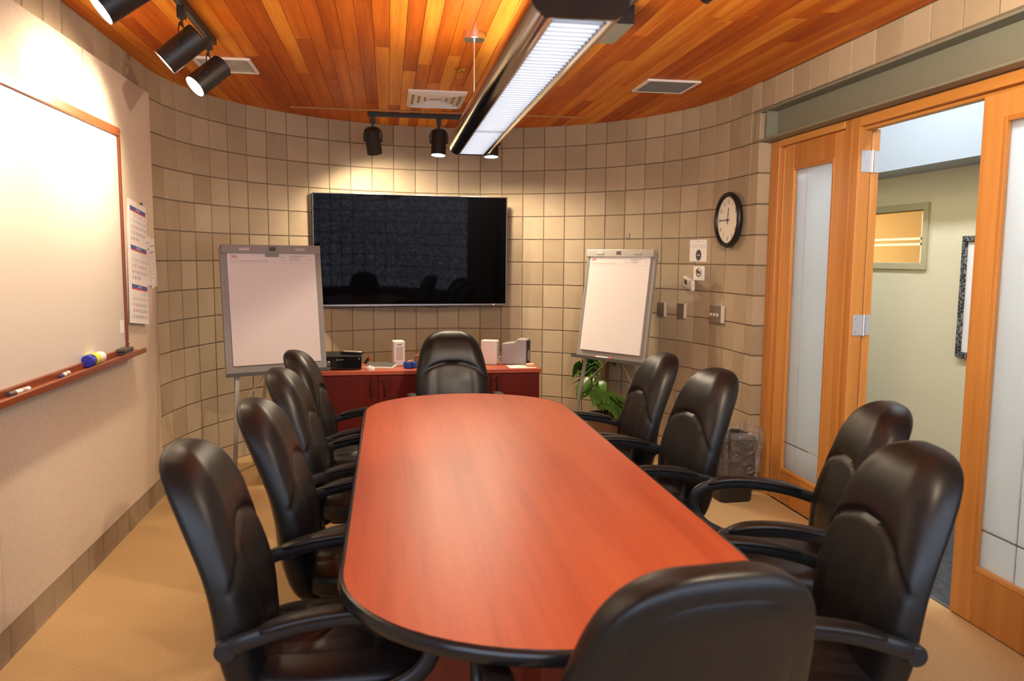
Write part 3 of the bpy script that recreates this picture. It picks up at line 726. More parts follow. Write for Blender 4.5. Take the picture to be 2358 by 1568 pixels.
MB().box((-.028, 3.085, -.087), (.073, 3.415, -.085)).build('feed_cover', m_steel, tr3)
gR = 'spotlights on the right track'
head('black spotlight on the right track aimed at the left easel', (1.067, 2.45, TZc), (-.62, .74, -.42), .20, P_RIGHT, 80, .8, 'y', gR)
head('added black fill spotlight on the right track aimed at the right easel', (1.067, 1.75, TZc), (.22, .86, -.42), .20, P_RIGHT*.55, 80, .8, 'y', gR)  # out-of-view head, added to light the right easel
head('added black fill spotlight on the right track aimed at the doors', (1.067, 2.1, TZc), (.66, .70, -.24), .20, P_RIGHT*.95, 120, .8, 'y', gR)  # added out of view to lift the doors and the right wall
head('added black fill spotlight on the right track aimed at the table', (1.067, 1.05, TZc), (-.25, .45, -.85), .20, P_RIGHT*.6, 110, .8, 'y', gR)  # extra head out of view, added as fill over the table

# ------------------------------------------------------------------ conference table
TCX, THW, TYA, TYB, TEB = .43, .565, 2.03, 4.23, .50
def track_outline(inset, n=28):
    a, b = THW-inset, TEB-inset
    pts = [(TCX + a*math.cos(PI*k/n), TYB + b*math.sin(PI*k/n)) for k in range(n+1)]
    pts += [(TCX - a*math.cos(PI*k/n), TYA - b*math.sin(PI*k/n)) for k in range(n+1)]
    return pts
tb = thing('conference_table', 'long oval cherry laminate conference table with black edge', 'table')
ZT = .750
MB().prism(track_outline(.012), ZT-.036, ZT).build('tabletop', m_table, tb)
em = MB(); prof = [(.0125,-.037),(.004,-.037),(.0,-.030),(-.003,-.018),(0,-.007),(.004,-.001),(.0125,.0004)]
rings = [[(x, y, ZT+dz) for x, y in track_outline(ins)] for ins, dz in prof]; n = len(rings[0])
em.add([p for r_ in rings for p in r_], [(j*n+k, j*n+(k+1) % n, (j+1)*n+(k+1) % n, (j+1)*n+k) for j in range(len(prof)-1) for k in range(n)])
em.build('edge_band', mat('black_edge', (.012,.011,.012), .25), tb, smooth=60)
for yc in (2.30, 3.96):
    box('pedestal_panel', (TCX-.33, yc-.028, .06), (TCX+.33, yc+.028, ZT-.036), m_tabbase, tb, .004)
    box('plinth', (TCX-.36, yc-.06, 0), (TCX+.36, yc+.06, .06), m_plastic, tb, .006)
    s_ = -1 if yc < 3 else 1
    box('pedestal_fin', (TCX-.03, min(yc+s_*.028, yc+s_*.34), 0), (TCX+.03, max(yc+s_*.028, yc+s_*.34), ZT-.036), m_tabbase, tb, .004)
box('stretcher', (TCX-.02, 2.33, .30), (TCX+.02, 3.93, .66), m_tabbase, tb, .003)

# ------------------------------------------------------------------ chairs (facing local +Y)
SP = [(.36,-.175),(.46,-.222),(.56,-.245),(.66,-.255),(.76,-.276),(.88,-.322),(.98,-.366),(1.07,-.408)]
HWT = [(.36,.205),(.48,.232),(.60,.250),(.74,.250),(.86,.232),(.96,.207),(1.07,.185)]
def back_mesh(ztop=1.07, zbot=.38, inset=1., fdm=1., bdm=1., groove=True, NZ=84, NT=72, yoff=0.):
    m = MB(); vs = []; fs_ = []; zs = []
    for i in range(NZ+1):
        u = i/NZ; u = .5-.5*math.cos(PI*u) if True else u; u = .55*u + .45*(i/NZ); zs.append(zbot + (ztop-zbot)*u)
    zs[0] += 1e-4; zs[-1] -= 1e-4
    ht, hb = .165, .09
    for z in zs:
        hw = interp(HWT, z*1.0)*inset; yc = interp(SP, z) + yoff
        s = max(0, (z-(ztop-ht))/ht); kt = (1-s**2.7)**(1/2.7) if s < 1 else 0
        s2 = max(0, ((zbot+hb)-z)/hb); kb = (1-s2**2.5)**(1/2.5) if s2 < 1 else 0
        sT = max(0, (z-(ztop-.075))/.075); kth = (1-sT**2.4)**(1/2.4) if sT < 1 else 0
        sB = max(0, ((zbot+.05)-z)/.05); kth *= (1-sB**2.4)**(1/2.4) if sB < 1 else 0
        w = hw*kt*(.75+.25*kb)
        fd = (.062 + .014*math.exp(-((z-.60)/.11)**2) + .012*math.exp(-((z-.95)/.08)**2))*fdm; bd = .048*bdm
        for k in range(NT):
            q = 2*PI*(k+.5)/NT; cx, sx = math.cos(q), math.sin(q)
            ux = math.copysign(abs(cx)**.62, cx); x = w*ux
            au = abs(ux)
            if sx >= 0:
                d = fd*abs(sx)**.62
                d += .008*math.exp(-((au-.72)/.2)**2)*abs(sx)**.5                      # side bolsters
                if groove:
                    za = .865 - .085*au*au - (.05*max(0, au-.7)/.3)
                    d -= .011*math.exp(-((z-za)/.009)**2)*abs(sx)**.4
                    if z > za: d += .008*(1-math.exp(-(z-za)/.03))*abs(sx)**.4
                    if z < za:
                        u0 = .44 + .10*(za-z); d -= .006*math.exp(-((au-u0)*w/.008)**2)*(1-math.exp(-(za-z)/.02))*min(1, max(0, (z-.46)/.1))
                y = d*kth
            else:
                y = -bd*abs(sx)**.55*kth
            vs.append((x, yc+y, z))
    n = NT
    for i in range(NZ):
        for k in range(n): fs_.append((i*n+k, i*n+(k+1) % n, (i+1)*n+(k+1) % n, (i+1)*n+k))
    fs_ += [tuple(reversed(range(n))), tuple(range(NZ*n, (NZ+1)*n))]
    m.add(vs, fs_); return m
def seat_mesh():
    m = MB(); NU, NV = 56, 40; vs = []; fs_ = []
    ax, ay, zt, zb = .252, .255, .055, .055
    for j in range(NV+1):
        ph = -PI/2 + PI*j/NV; cp, sp_ = math.cos(ph), math.sin(ph)
        cp = abs(cp)**.42; 
        for k in range(NU):
            q = 2*PI*k/NU; cx, sx = math.cos(q), math.sin(q)
            x = ax*cp*math.copysign(abs(cx)**.55, cx); y = ay*cp*math.copysign(abs(sx)**.55, sx)
            z = (zt if sp_ > 0 else zb)*math.copysign(abs(sp_)**.55, sp_)
            if sp_ > .25:
                z += .012*(1-(x/ax)**2) - .018*max(0, y/ay)**3
                for gx in (-.13, .13): z -= .012*math.exp(-((x-gx)/.007)**2)
                for gy in (-.06, .10): z -= .010*math.exp(-((y-gy)/.007)**2)*(abs(x) < .13)
            vs.append((x, y+.02, .455+z))
    for j in range(NV):
        for k in range(NU): fs_.append((j*NU+k, j*NU+(k+1) % NU, (j+1)*NU+(k+1) % NU, (j+1)*NU+k))
    m.add(vs, fs_); return m
def make_chair():
    t = thing('office_chair', 'chair', 'chair')
    seat_mesh().build('seat', m_leather, t, smooth=60)
    MB().prism([(x*.8,y*.8+.02) for x,y in ((-.25,-.2),(-.2,-.25),(.2,-.25),(.25,-.2),(.25,.2),(.2,.25),(-.2,.25),(-.25,.2))], .392, .425).build('seat_pan', m_plastic, t, bevel=.01)
    b = back_mesh().build('backrest', m_leather, t, smooth=60)
    back_mesh(1.045, .44, .84, .2, 1.20, False, 40, 48).build('back_panel', m_leather, b, smooth=60)
    for s in (-1, 1):
        x0 = .283*s
        P = [(x0*.93,-.250,.598),(x0*.98,-.225,.615),(x0,-.18,.632),(x0,-.08,.657),(x0,.04,.670),(x0,.15,.664),(x0,.225,.640),(x0,.262,.595),(x0,.255,.54),(x0*.99,.21,.488),(x0*.97,.13,.452),(x0*.92,.05,.432),(x0*.78,-.0,.414)]
        a_ = MB().sweep(catmull(P, 6), .046, .030, upv=(s*1., 0, 0), n=14).build('armrest', m_plastic, t, smooth=60)
        # section is wide in X: swap axes by sweeping with the side vector as up
        pad = [(x0,-.165,.652),(x0,-.08,.674),(x0,.04,.687),(x0,.14,.682),(x0,.205,.664)]
        MB().sweep(catmull(pad, 6), .024, .062, upv=(s*1., 0, 0), n=14, e=2.8, taper=lambda u: 1-.35*abs(2*u-1)**5).build('arm_pad', m_leather, a_, smooth=60)
        MB().tube((x0*.86,-.250,.600), (x0*1.015,-.250,.600), .028, n=20).build('arm_bolt', m_plastic, a_, smooth=40, bevel=.005)
    MB().tube((0,0,.12), (0,0,.36), .026, n=16).tube((0,0,.12), (0,0,.24), .034, n=16).build('lift_column', m_plastic, t, smooth=40)
    MB().cbox((0,-.02,.375), (.17,.26,.04)).build('tilt_mechanism', m_plastic, t, bevel=.006)
    MB().lathe([(.05,.07),(.056,.08),(.052,.13),(.036,.145)], 20).build('hub', m_plastic, t, smooth=40)
    lg = MB().sweep(catmull([(0,.03,.115),(0,.16,.105),(0,.30,.078)], 5), .052, .034, n=10, taper=lambda u: 1-.35*u).mesh('leg', 50); lg.materials.append(m_plastic)
    cs = MB().tube((-.026,0,.028), (-.006,0,.028), .028, n=16).tube((.006,0,.028), (.026,0,.028), .028, n=16).tube((0,0,.028), (0,.01,.075), .009, n=8).mesh('caster', 40); cs.materials.append(m_plastic)
    for k in range(5):
        q = 2*PI*k/5 + .3
        inst(lg, 'leg', t, (0,0,0), (0,0,q)); inst(cs, 'caster', t, (-.30*math.sin(q), .30*math.cos(q), 0), (0,0,q+.9+k))
    return t
chair0 = make_chair()
R90 = PI/2
spots = [  # x, y, facing (rotation of local +Y about Z), label
 (-.165, 2.22, -R90+.03, 'black leather chair nearest the camera on the whiteboard side'),
 (-.09, 2.865, -R90+.02, 'black leather chair second from the camera on the whiteboard side'),
 (-.11, 3.65, -R90+.0, 'black leather chair third from the camera on the whiteboard side'),
 (-.12, 4.34, -R90-.02, 'black leather chair on the whiteboard side in front of the left easel'),
 (1.10, 4.06, R90-.04, 'black leather chair on the door side nearest the potted plant'),
 (1.14, 3.42, R90+.04, 'black leather chair on the door side in front of the waste bin'),
 (1.41, 2.64, R90-.28, 'black leather chair in front of the open doorway, farther of the pair'),
 (1.085, 1.985, R90-.15, 'black leather chair in front of the closed door leaf, nearest on the door side'),
 (.43, 5.06, PI, 'black leather chair at the far end of the table facing the camera'),
 (.51, 1.58, .08, 'black leather chair seen from behind at the near end of the table'),
]
for i, (x, y, rz, lab) in enumerate(spots):
    o = chair0 if i == 0 else copy_tree(chair0)
    o.location = (x, y, 0); o.rotation_euler = (0, 0, rz); o['label'] = lab; o['category'] = 'chair'; o['group'] = 'leather chairs around the table'

# ------------------------------------------------------------------ credenza
CRX0, CRX1, CRY0, CRY1, CRZ = -.68, 1.15, 5.80, 6.23, .74
cr = thing('credenza', 'low dark red cherry credenza under the television', 'cabinet', (0,0,0))
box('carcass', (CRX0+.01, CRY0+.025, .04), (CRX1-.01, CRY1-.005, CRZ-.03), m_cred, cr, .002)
box('plinth', (CRX0+.03, CRY0+.05, 0), (CRX1-.03, CRY1-.02, .04), m_plastic, cr)
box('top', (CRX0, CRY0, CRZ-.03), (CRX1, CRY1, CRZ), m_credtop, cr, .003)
edges = [CRX0+.012, -.38, -.082, .375, .81-.0, CRX1-.012]
edges = [CRX0+.012, -.082, .375, .83, CRX1-.012]
edges = [CRX0+.012, -.078, .37, .765, CRX1-.012]
for k in range(4):
    xa, xb = edges[k]+.0015, edges[k+1]-.0015
    d = box('door', (xa, CRY0+.006, .05), (xb, CRY0+.024, CRZ-.036), m_cred, cr, .002)
    hx = xb-.05 if k in (0, 2) else xa+.045
    MB().sweep(catmull([(hx,CRY0+.006,.545),(hx,CRY0-.010,.555),(hx,CRY0-.020,.58),(hx,CRY0-.022,.61),(hx,CRY0-.020,.64),(hx,CRY0-.010,.665),(hx,CRY0+.006,.675)],4), .012, .008, upv=(1,0,0), n=8).build('handle', m_handle, d, smooth=50)
    if k in (1, 3): MB().tube((xa+.022,CRY0+.006,.662), (xa+.022,CRY0+.001,.662), .008, n=12).build('lock', m_handle, d)

# ------------------------------------------------------------------ television
tv = thing('television', 'large flat black television on the curved block wall', 'television', (.213, 6.865, 1.632))
tv.rotation_euler = (math.radians(1.4), 0, math.radians(4.6))
TW, THh = 1.672/2, .955/2
box('back_case', (-TW+.02, .03, -THh+.03), (TW-.02, .07, THh-.03), m_black, tv, .01)
MB().box((-.3, .07, -.2), (.3, .27, .2)).build('wall_mount', m_black, tv)
box('screen', (-TW+.008, -.002, -THh+.018), (TW-.008, .03, THh-.008), m_screen, tv)
for (xa, xb, za, zb) in ((-TW, TW, THh-.008, THh), (-TW, TW, -THh, -THh+.018), (-TW, -TW+.008, -THh+.018, THh-.008), (TW-.008, TW, -THh+.018, THh-.008)):
    box('bezel', (xa, -.008, za), (xb, .034, zb), m_bezel, tv, .003)
MB().tube((.72, -.009, -THh+.009), (.72, -.0075, -THh+.009), .005, n=10).build('standby_light', m_led, tv)
cb = MB().sweep(catmull([(.05,.05,-THh+.01),(.12,.05,-THh-.012),(.22,.05,-THh-.022),(.32,.05,-THh-.012),(.42,.05,-THh+.006)],5), .007, .007, n=6).build('cable', m_plastic, tv, smooth=60)

# ------------------------------------------------------------------ easels
def easel(name, label, foot, rz, tilt, fold=False, marker_on=False, padlab=''):
    """local frame: board width along X, board leans back towards +Y, front is -Y; origin on the floor below the board's lower edge centre"""
    t = thing(name, label, 'easel', foot, rz)
    zb, Hh, Wb = .785, .875, .665
    T = Matrix.Translation((0, 0, zb)) @ Matrix.Rotation(-tilt, 4, 'X')
    def b(lo, hi, nm, mt, par=t, bev=.002):
        m = MB(); m.T = T; m.box(lo, hi); m.T = None; return m.build(nm, mt, par, bevel=bev)
    b((-Wb/2, 0, 0), (Wb/2, .022, Hh), 'board', m_gray)
    b((-Wb/2-.004, -.028, Hh-.062), (Wb/2+.004, .024, Hh-.004), 'clamp_bar', m_alu if fold else m_gray)
    b((-.022, -.031, Hh-.046), (.022, -.0275, Hh-.018), 'clamp_latch', m_dgray)
    for s in (-1, 1):
        b((s*.19-.035, -.033, Hh-.045), (s*.19+.035, -.0275, Hh-.024), 'pad_hook', m_alu)
        b((s*(Wb/2)-.012, -.002, -.002), (s*(Wb/2)+.012, .026, Hh-.02), 'side_rail', m_gray)
    tray = b((-Wb/2-.02, -.055, -.012), (Wb/2+.02, .0, .0), 'tray', m_gray if not fold else m_gray)
    m = MB(); m.T = T; m.box((-Wb/2-.02, -.058, -.014), (Wb/2+.02, -.052, .010)); m.T = None; m.build('tray_lip', m_dgray, tray)
    # legs follow the board plane for the front pair, one leans back
    top = T @ Vector((0, .03, Hh*.55))
    for s in (-1, 1):
        p0 = T @ Vector((s*.265, .03, .35)); p1 = T @ Vector((s*.27, .03, -.03)); dirv = (p1-p0).normalized()
        q = p1 + dirv*((p1.z)/(-dirv.z)); q = Vector((s*.33, q.y, 0))
        MB().sweep([p0, p1], .034, .02, upv=(0,1,0), n=8, e=6).sweep([p1, q], .030, .018, upv=(0,1,0), n=8, e=6).build('leg', m_alu, t, smooth=40)
        MB().cbox((q.x, q.y, .012), (.036,.03,.024)).build('foot', m_dgray, t)
        a_ = p1.lerp(q, .30); MB().tube(a_, (0, .20*0+ (a_.y+.10), zb+.06), .004, n=6).build('brace', m_alu, t)
    rq = Vector((0, .62, 0)); rp = T @ Vector((0, .05, .45))
    MB().sweep([rp, rq], .030, .018, upv=(1,0,0), n=8, e=6).build('leg', m_alu, t, smooth=40)
    MB().cbox((0, .62, .012), (.03,.036,.024)).build('foot', m_dgray, t)
    # pad of paper, its own thing hung from the clamp
    pd = thing('flip_chart_pad', padlab, 'paper pad', foot, rz, 'flip chart pads')
    PW, PH = .60, .765; z1 = Hh-.055; z0 = z1-PH
    TL = T
    def pb(lo, hi, nm, mt):
        m = MB(); m.T = TL; m.box(lo, hi); m.T = None; return m.build(nm, mt, pd)
    pb((-PW/2, -.004, z0-.004), (PW/2, -.001, z1), 'backing_card', mat('brown_card', (.40,.22,.12), .8))
    # top sheet as a gently curling grid
    m = MB(); NX, NZ = 10, 14; vs = []
    for j in range(NZ+1):
        for i in range(NX+1):
            u, v_ = i/NX, j/NZ
            y = -.012 - .012*(1-v_)**2*(.6+.4*math.sin(3*u)) - .0015*math.sin(17*u+5*v_)*(1-v_)
            vs.append(TL @ Vector((-PW/2+PW*u, y, z0+.002+(z1-z0)*v_)))
    n0 = len(vs)
    vs += [TL @ Vector((-PW/2+PW*(i/NX), -.0045, z0+.002+(z1-z0)*(j/NZ))) for j in range(NZ+1) for i in range(NX+1)]
    W1 = NX+1; f_ = []
    for j in range(NZ):
        for i in range(NX):
            q = j*W1+i; f_ += [(q, q+1, q+1+W1, q+W1), (n0+q, n0+q+W1, n0+q+1+W1, n0+q+1)]
    for i in range(NX): f_ += [(i, n0+i, n0+i+1, i+1), (NZ*W1+i, NZ*W1+i+1, n0+NZ*W1+i+1, n0+NZ*W1+i)]
    for j in range(NZ): f_ += [(j*W1, (j+1)*W1, n0+(j+1)*W1, n0+j*W1), (j*W1+NX, n0+j*W1+NX, n0+(j+1)*W1+NX, (j+1)*W1+NX)]
    m.add(vs, f_).build('sheets', m_paper, pd, smooth=50)
    TT = TL @ Matrix(((1,0,0,0),(0,0,-1,-.0150),(0,1,0,0),(0,0,0,1)))
    a1 = MB(); a1.T = TT; text(a1, '3M', -PW/2+.022, z1-.040, .030, sx=1.1); a1.T = None; a1.build('red_lettering', m_redp, pd, fix=False)
    a2 = MB(); a2.T = TT; text(a2, 'Flip Chart / Tableau à feuilles mobiles / Rotafolio', -PW/2+.022, z1-.062, .0135, sx=.95)
    for k, (x0, w_, dz) in enumerate(((.115,.11,-.026),(.115,.075,-.038),(.115,.08,-.052),(.06,.022,-.036),(.058,.012,-.054),(.075,.012,-.054),(.095,.008,-.054),(.255,.018,-.050))):
        a2.add([(x0,z1+dz,0),(x0+w_,z1+dz,0),(x0+w_,z1+dz+.0035,0),(x0,z1+dz+.0035,0)], [(0,1,2,3)])
    a2.add([(-PW/2,z1-.0725,0),(PW/2,z1-.0725,0),(PW/2,z1-.0715,0),(-PW/2,z1-.0715,0)], [(0,1,2,3)])
    a2.T = None; a2.build('print', m_greyp, pd, fix=False)
    if not fold:
        pb((-.048, -.0165, z1-.030), (.045, -.0125, z1-.006), 'hang_slot', m_gray)
    if marker_on:
        mk = thing('flip_chart_marker', 'white marker with red ends on the tray of the right easel', 'marker', foot, rz)
        m = MB(); m.T = T; m.tube((-.10,-.040,.010),(.02,-.040,.010), .0095, n=12); m.T = None; m.build('barrel', m_white, mk, smooth=40)
        m = MB(); m.T = T; m.tube((.02,-.040,.010),(.06,-.040,.010), .010, n=12).tube((-.125,-.040,.010),(-.10,-.040,.010), .0095, n=12); m.T = None; m.build('cap', m_red, mk, smooth=40)
    return t
easel('flip_chart_easel', 'grey flip chart easel left of the television', (-.752, 5.525, 0), math.radians(23.5), math.radians(7.0), padlab='blank flip chart pad with a grey hanging slot on the left easel')
easel('flip_chart_easel', 'grey flip chart easel with silver clamp bar right of the television', (1.722, 5.935, 0), math.radians(-55.5), math.radians(8.0), True, True, 'blank flip chart pad with a folded corner on the right easel')

# ------------------------------------------------------------------ things on the credenza
def on(x, y): return (x, y, CRZ)
pc = thing('desktop_computer', 'flat black desktop computer beside the left easel on the credenza', 'computer', on(-.36, 6.06), .02)
box('case', (-.155, -.17, .004), (.155, .17, .10), m_plastic, pc, .004)
box('front_panel', (-.155, -.18, .004), (.155, -.17, .10), m_glossblack, pc, .003)
MB().lathe([(.017,0),(.020,.001),(.020,.003),(.017,.004),(.0165,.002)], 24).build('logo_ring', m_bezel, pc, smooth=40)
lr = pc.children[-1]; lr.rotation_euler = (PI/2, 0, 0); lr.location = (-.09, -.180, .05)
MB().box((-.03,-.182,.072), (-.012,-.180,.080)).box((-.006,-.182,.072), (.008,-.180,.080)).box((.014,-.182,.074), (.024,-.180,.080)).box((.135,-.182,.076), (.146,-.180,.088)).build('port', m_bezel, pc)
for k in range(2): box('foot', (-.13+.22*k, -.15, 0), (-.09+.22*k, .15, .004), m_plastic, pc)
rm = thing('remote_control', 'black remote control with pale buttons on top of the computer', 'remote', (-.275, 6.01, CRZ+.10), math.radians(24))
rm.rotation_euler = (0, 0, math.radians(-22))
box('body', (-.085, -.024, 0), (.085, .024, .022), m_plastic, rm, .006)
bt_ = MB()
for i in range(8):
    for j in range(3): bt_.cbox((-.06+.013*i, -.014+.014*j, .0235), (.008,.008,.003))
bt_.build('button', m_white, rm); box('label_plate', (.045, -.02, .021), (.078, .02, .0235), m_white, rm)
MB().cbox((-.076, 0, .0235), (.010,.010,.004)).build('power_button', m_red, rm)
kb = thing('keyboard', 'small grey keyboard on the credenza beside the left speaker', 'keyboard', on(-.06, 5.995), math.radians(-16))
MB().add([(-.11,-.065,0),(.11,-.065,0),(.11,.065,0),(-.11,.065,0),(-.11,-.065,.012),(.11,-.065,.012),(.11,.065,.026),(-.11,.065,.026)], [(0,3,2,1),(4,5,6,7),(0,1,5,4),(1,2,6,5),(2,3,7,6),(3,0,4,7)]).build('case', m_white, kb, bevel=.003)
kk = MB()
for i in range(12):
    for j in range(5): kk.cbox((-.096+.0175*i, -.045+.024*j, .018+.0026*j), (.0145,.019,.008))
kk.build('keys', m_kb, kb)
ms = thing('computer_mouse', 'pale computer mouse beside the keyboard', 'mouse', on(-.135, 5.865), .3)
def ellip(m, c, r, nu=20, nv=12):
    vs = []; f_ = []
    for j in range(nv+1):
        ph = -PI/2+PI*j/nv
        for k in range(nu): q = 2*PI*k/nu; vs.append((c[0]+r[0]*math.cos(ph)*math.cos(q), c[1]+r[1]*math.cos(ph)*math.sin(q), c[2]+r[2]*math.sin(ph)))
    for j in range(nv):
        for k in range(nu): f_.append((j*nu+k, j*nu+(k+1)%nu, (j+1)*nu+(k+1)%nu, (j+1)*nu+k))
    m.add(vs, f_); return m
mm = MB(); ellip(mm, (0,0,.006), (.032,.052,.027)); mm.v = [(x,y,max(z,0.)) for x,y,z in mm.v]; mm.build('shell', m_white, ms, smooth=60)
box('wheel', (-.003,-.036,.02), (.003,-.022,.031), m_dgray, ms)
pn = thing('pen_stub', 'black pen stub with copper tip leaning behind the keyboard', 'pen', on(-.165, 6.19), 0)
MB().tube((-.02,0,.006), (.01,0,.045), .010, .012, 14).build('barrel', m_plastic, pn, smooth=40); MB().tube((.01,0,.045), (.024,0,.062), .013, .016, 14).build('tip', m_copper, pn, smooth=40)
cd = thing('card_scrap', 'small printed card beside the computer', 'card', on(-.175, 5.99), .1)
box('card', (-.03,-.02,0), (.03,.02,.002), m_orange, cd); MB().box((-.02,-.012,.002), (.022,-.006,.0025)).box((-.02,.002,.002), (.022,.008,.0025)).build('print', m_redp, cd)
def speaker_white(label, x, y, rz, s=1.):
    t = thing('desk_speaker', label, 'speaker', on(x, y), rz)
    MB().prism([(a_*s, b_*s) for a_, b_ in rr(.032,-.052,.012,-PI/2,0,4)+rr(.028,.05,.016,0,PI/2,4)+rr(-.028,.05,.016,PI/2,PI,4)+rr(-.032,-.052,.012,PI,1.5*PI,4)], 0, .19*s).build('case', m_white, t, bevel=.006)
    box('grille', (-.026*s, -.0655*s, .045*s), (.026*s, -.064*s, .15*s), mat('speaker_mesh', (.55,.50,.46), .7), t)
    box('badge', (-.018*s, -.0655*s, .163*s), (.018*s, -.064*s, .169*s), m_dgray, t)
    for k in range(2): MB().tube(((-.012+.024*k)*s, -.064*s, .024*s), ((-.012+.024*k)*s, -.071*s, .024*s), .006*s, n=10).build('knob', m_wmetal, t)
speaker_white('slim white desktop speaker facing the room beside the blue tin', .075, 6.12, .12)
speaker_white('white desktop speaker turned sideways beside the grey speaker box', .795, 6.11, math.radians(68), 1.0)
tn = thing('blue_tin', 'round blue tin with an orange tag on the credenza', 'tin', on(.162, 5.95))
MB().lathe([(0,.002),(.046,0),(.052,.006),(.052,.040),(.047,.046),(0,.046)], 28).build('body', m_blue2, tn, smooth=40); MB().tube((-.02,.0,.047), (.022,.01,.050), .009, n=8).build('tag', m_orange, tn)
mg = thing('copper_jug', 'small copper coloured jug with handle behind the blue tin', 'jug', on(.222, 6.03))
MB().lathe([(0,0),(.028,0),(.031,.01),(.024,.055),(.022,.07),(.027,.088),(.02,.09),(0,.088)], 24).build('body', m_copper, mg, smooth=40)
MB().sweep(catmull([(-.022,0,.078),(-.045,0,.07),(-.05,0,.045),(-.028,0,.022)],5), .007, .007, n=8).build('handle', m_bezel, mg, smooth=50)
gs = thing('grey_speaker_box', 'large grey computer speaker with dark grille near the credenza end', 'speaker', on(1.0, 6.10), math.radians(66))
MB().add([(-.065,-.10,0),(.065,-.10,0),(.065,.10,0),(-.065,.10,0)] + [(-.065,-.10,.20),(.065,-.10,.20),(.065,-.03,.205),(-.065,-.03,.205),(-.065,0.,.175),(.065,0.,.175),(.065,.10,.165),(-.065,.10,.165)],
   [(0,3,2,1),(0,1,5,4),(4,5,6,7),(7,6,9,8),(8,9,10,11),(2,3,11,10),(1,2,10,9,6,5),(0,4,7,8,11,3)]).build('case', m_spk, gs, bevel=.008)
box('front_baffle', (-.058,-.106,.008), (.058,-.099,.192), m_spkd, gs, .006)
MB().tube((0,-.106,.155), (0,-.110,.155), .022, n=20).build('tweeter', m_plastic, gs, smooth=40); MB().tube((0,-.106,.07), (0,-.112,.07), .046, n=28).build('woofer', m_spk, gs, smooth=40, bevel=.004)
wc = MB().sweep(catmull([(.845,6.12,CRZ+.006),(.87,6.13,CRZ+.05),(.90,6.12,CRZ+.055),(.89,6.15,CRZ+.02),(.92,6.16,CRZ+.006)],5), .007, .007, n=6).build('speaker_cable', m_white, smooth=60)
tag(wc, 'white cable looping between the white and grey speakers', 'cable')
pp = thing('paper_sheet', 'white sheet of paper at the right end of the credenza', 'paper', on(1.02, 5.915), .05)
box('sheet', (-.108,-.07,0), (.10,.09,.0015), m_paper, pp); o = box('folded_flap', (-.02,.03,.0015), (.12,.10,.003), m_paper, pp); o.rotation_euler = (0,0,.25)
tp = thing('tape_roll', 'small orange and white packet on the sheet of paper', 'packet', on(1.085, 5.915), -.15)
tp.location.z = CRZ+.003
box('packet', (-.035,-.018,0), (.035,.018,.014), m_orange, tp, .004); box('wrapper', (-.03,-.014,.014), (.028,.015,.022), m_cream, tp, .003)

# ------------------------------------------------------------------ right side wall fittings on the curve
def on_wall(s_pt, d=0.):   # angle on the far arc from a plan point; returns location and rotation with local -Y facing the room
    th = math.atan2(s_pt[1]-CY, s_pt[0]-CX)
    return (CX+(R-d)*math.cos(th), CY+(R-d)*math.sin(th)), th - PI/2
(px, py), rz = on_wall((2.42, 5.28), .005)
ck = thing('wall_clock', 'round black rimmed wall clock reading quarter to twelve', 'clock', (px-.012, py, 1.857), rz)
m = MB(); m.T = Matrix.Rotation(PI/2, 4, 'X')
m.lathe([(.165,-.0),(.185,.004),(.196,.022),(.190,.040),(.176,.046),(.166,.040),(.162,.026)], 48, caps=False); m.T = None
m.build('rim', m_plastic, ck, smooth=50)
m = MB(); m.T = Matrix.Rotation(PI/2, 4, 'X'); m.lathe([(0,.024),(.166,.024),(.166,.0),(0,.0)], 40); m.T = None; m.build('face', m_cream, ck)
nm = MB(); nm.T = Matrix(((1,0,0,0),(0,0,-1,-.0247),(0,1,0,0),(0,0,0,1)))
for h_ in range(1, 13):
    q = PI/2 - h_*PI/6; text(nm, str(h_), .128*math.cos(q), .128*math.sin(q)-.015, .043, align='c')
for h_ in range(60):
    q = h_*PI/30; r0, r1 = (.150, .158); nm.add([(r0*math.cos(q-.006), r0*math.sin(q-.006), 0), (r1*math.cos(q-.006), r1*math.sin(q-.006), 0), (r1*math.cos(q+.006), r1*math.sin(q+.006), 0), (r0*math.cos(q+.006), r0*math.sin(q+.006), 0)], [(0,1,2,3)])
nm.T = None; nm.build('numerals', m_inkp, ck, fix=False)
def hand(name, ang, L, w, y):
    m = MB(); m.T = Matrix.Rotation(-ang, 4, 'Y'); m.box((-w/2, y-.0015, -.03), (w/2, y, L)); m.T = None; m.build(name, m_inkp, ck)
hand('hour_hand', -math.radians(7.5)*1., .085, .007, -.028); hand('minute_hand', math.radians(90), .125, .005, -.031)
hb_ = [o for o in ck.children if o.name.startswith('hour_hand')][0]
MB().tube((0,-.024,0), (0,-.034,0), .006, n=12).build('hub', m_inkp, ck)

(px, py), rz = on_wall((2.40, 5.745), .002)
ws = thing('wall_notice', 'white paper notice with a black oval above the thermostat', 'notice', (px, py, 1.645), rz)
box('sheet', (-.103, -.0016, -.083), (.103, 0, .083), m_paper, ws)
m = MB(); m.box((-.02,-.0020,.066), (.02,-.0016,.071))
for k, (a_, b_) in enumerate(((-.09,-.005),(.01,.09))): m.box((a_,-.0020,.040), (b_,-.0016,.0425)); m.box((a_,-.0020,.028), (b_,-.0016,.0305))
m.build('print', m_greyp, ws)
ov = MB(); ov.add([(.008+.034*math.cos(2*PI*k/28), -.0022, -.035+.042*math.sin(2*PI*k/28)) for k in range(28)], [tuple(range(28))]); ov.build('black_oval', m_inkp, ws, fix=False)
MB().box((-.008,-.0027,-.039), (.004,-.0023,-.030)).box((.012,-.0027,-.039), (.022,-.0023,-.030)).build('oval_mark', m_cream, ws)
(px, py), rz = on_wall((2.40, 5.72), .002)
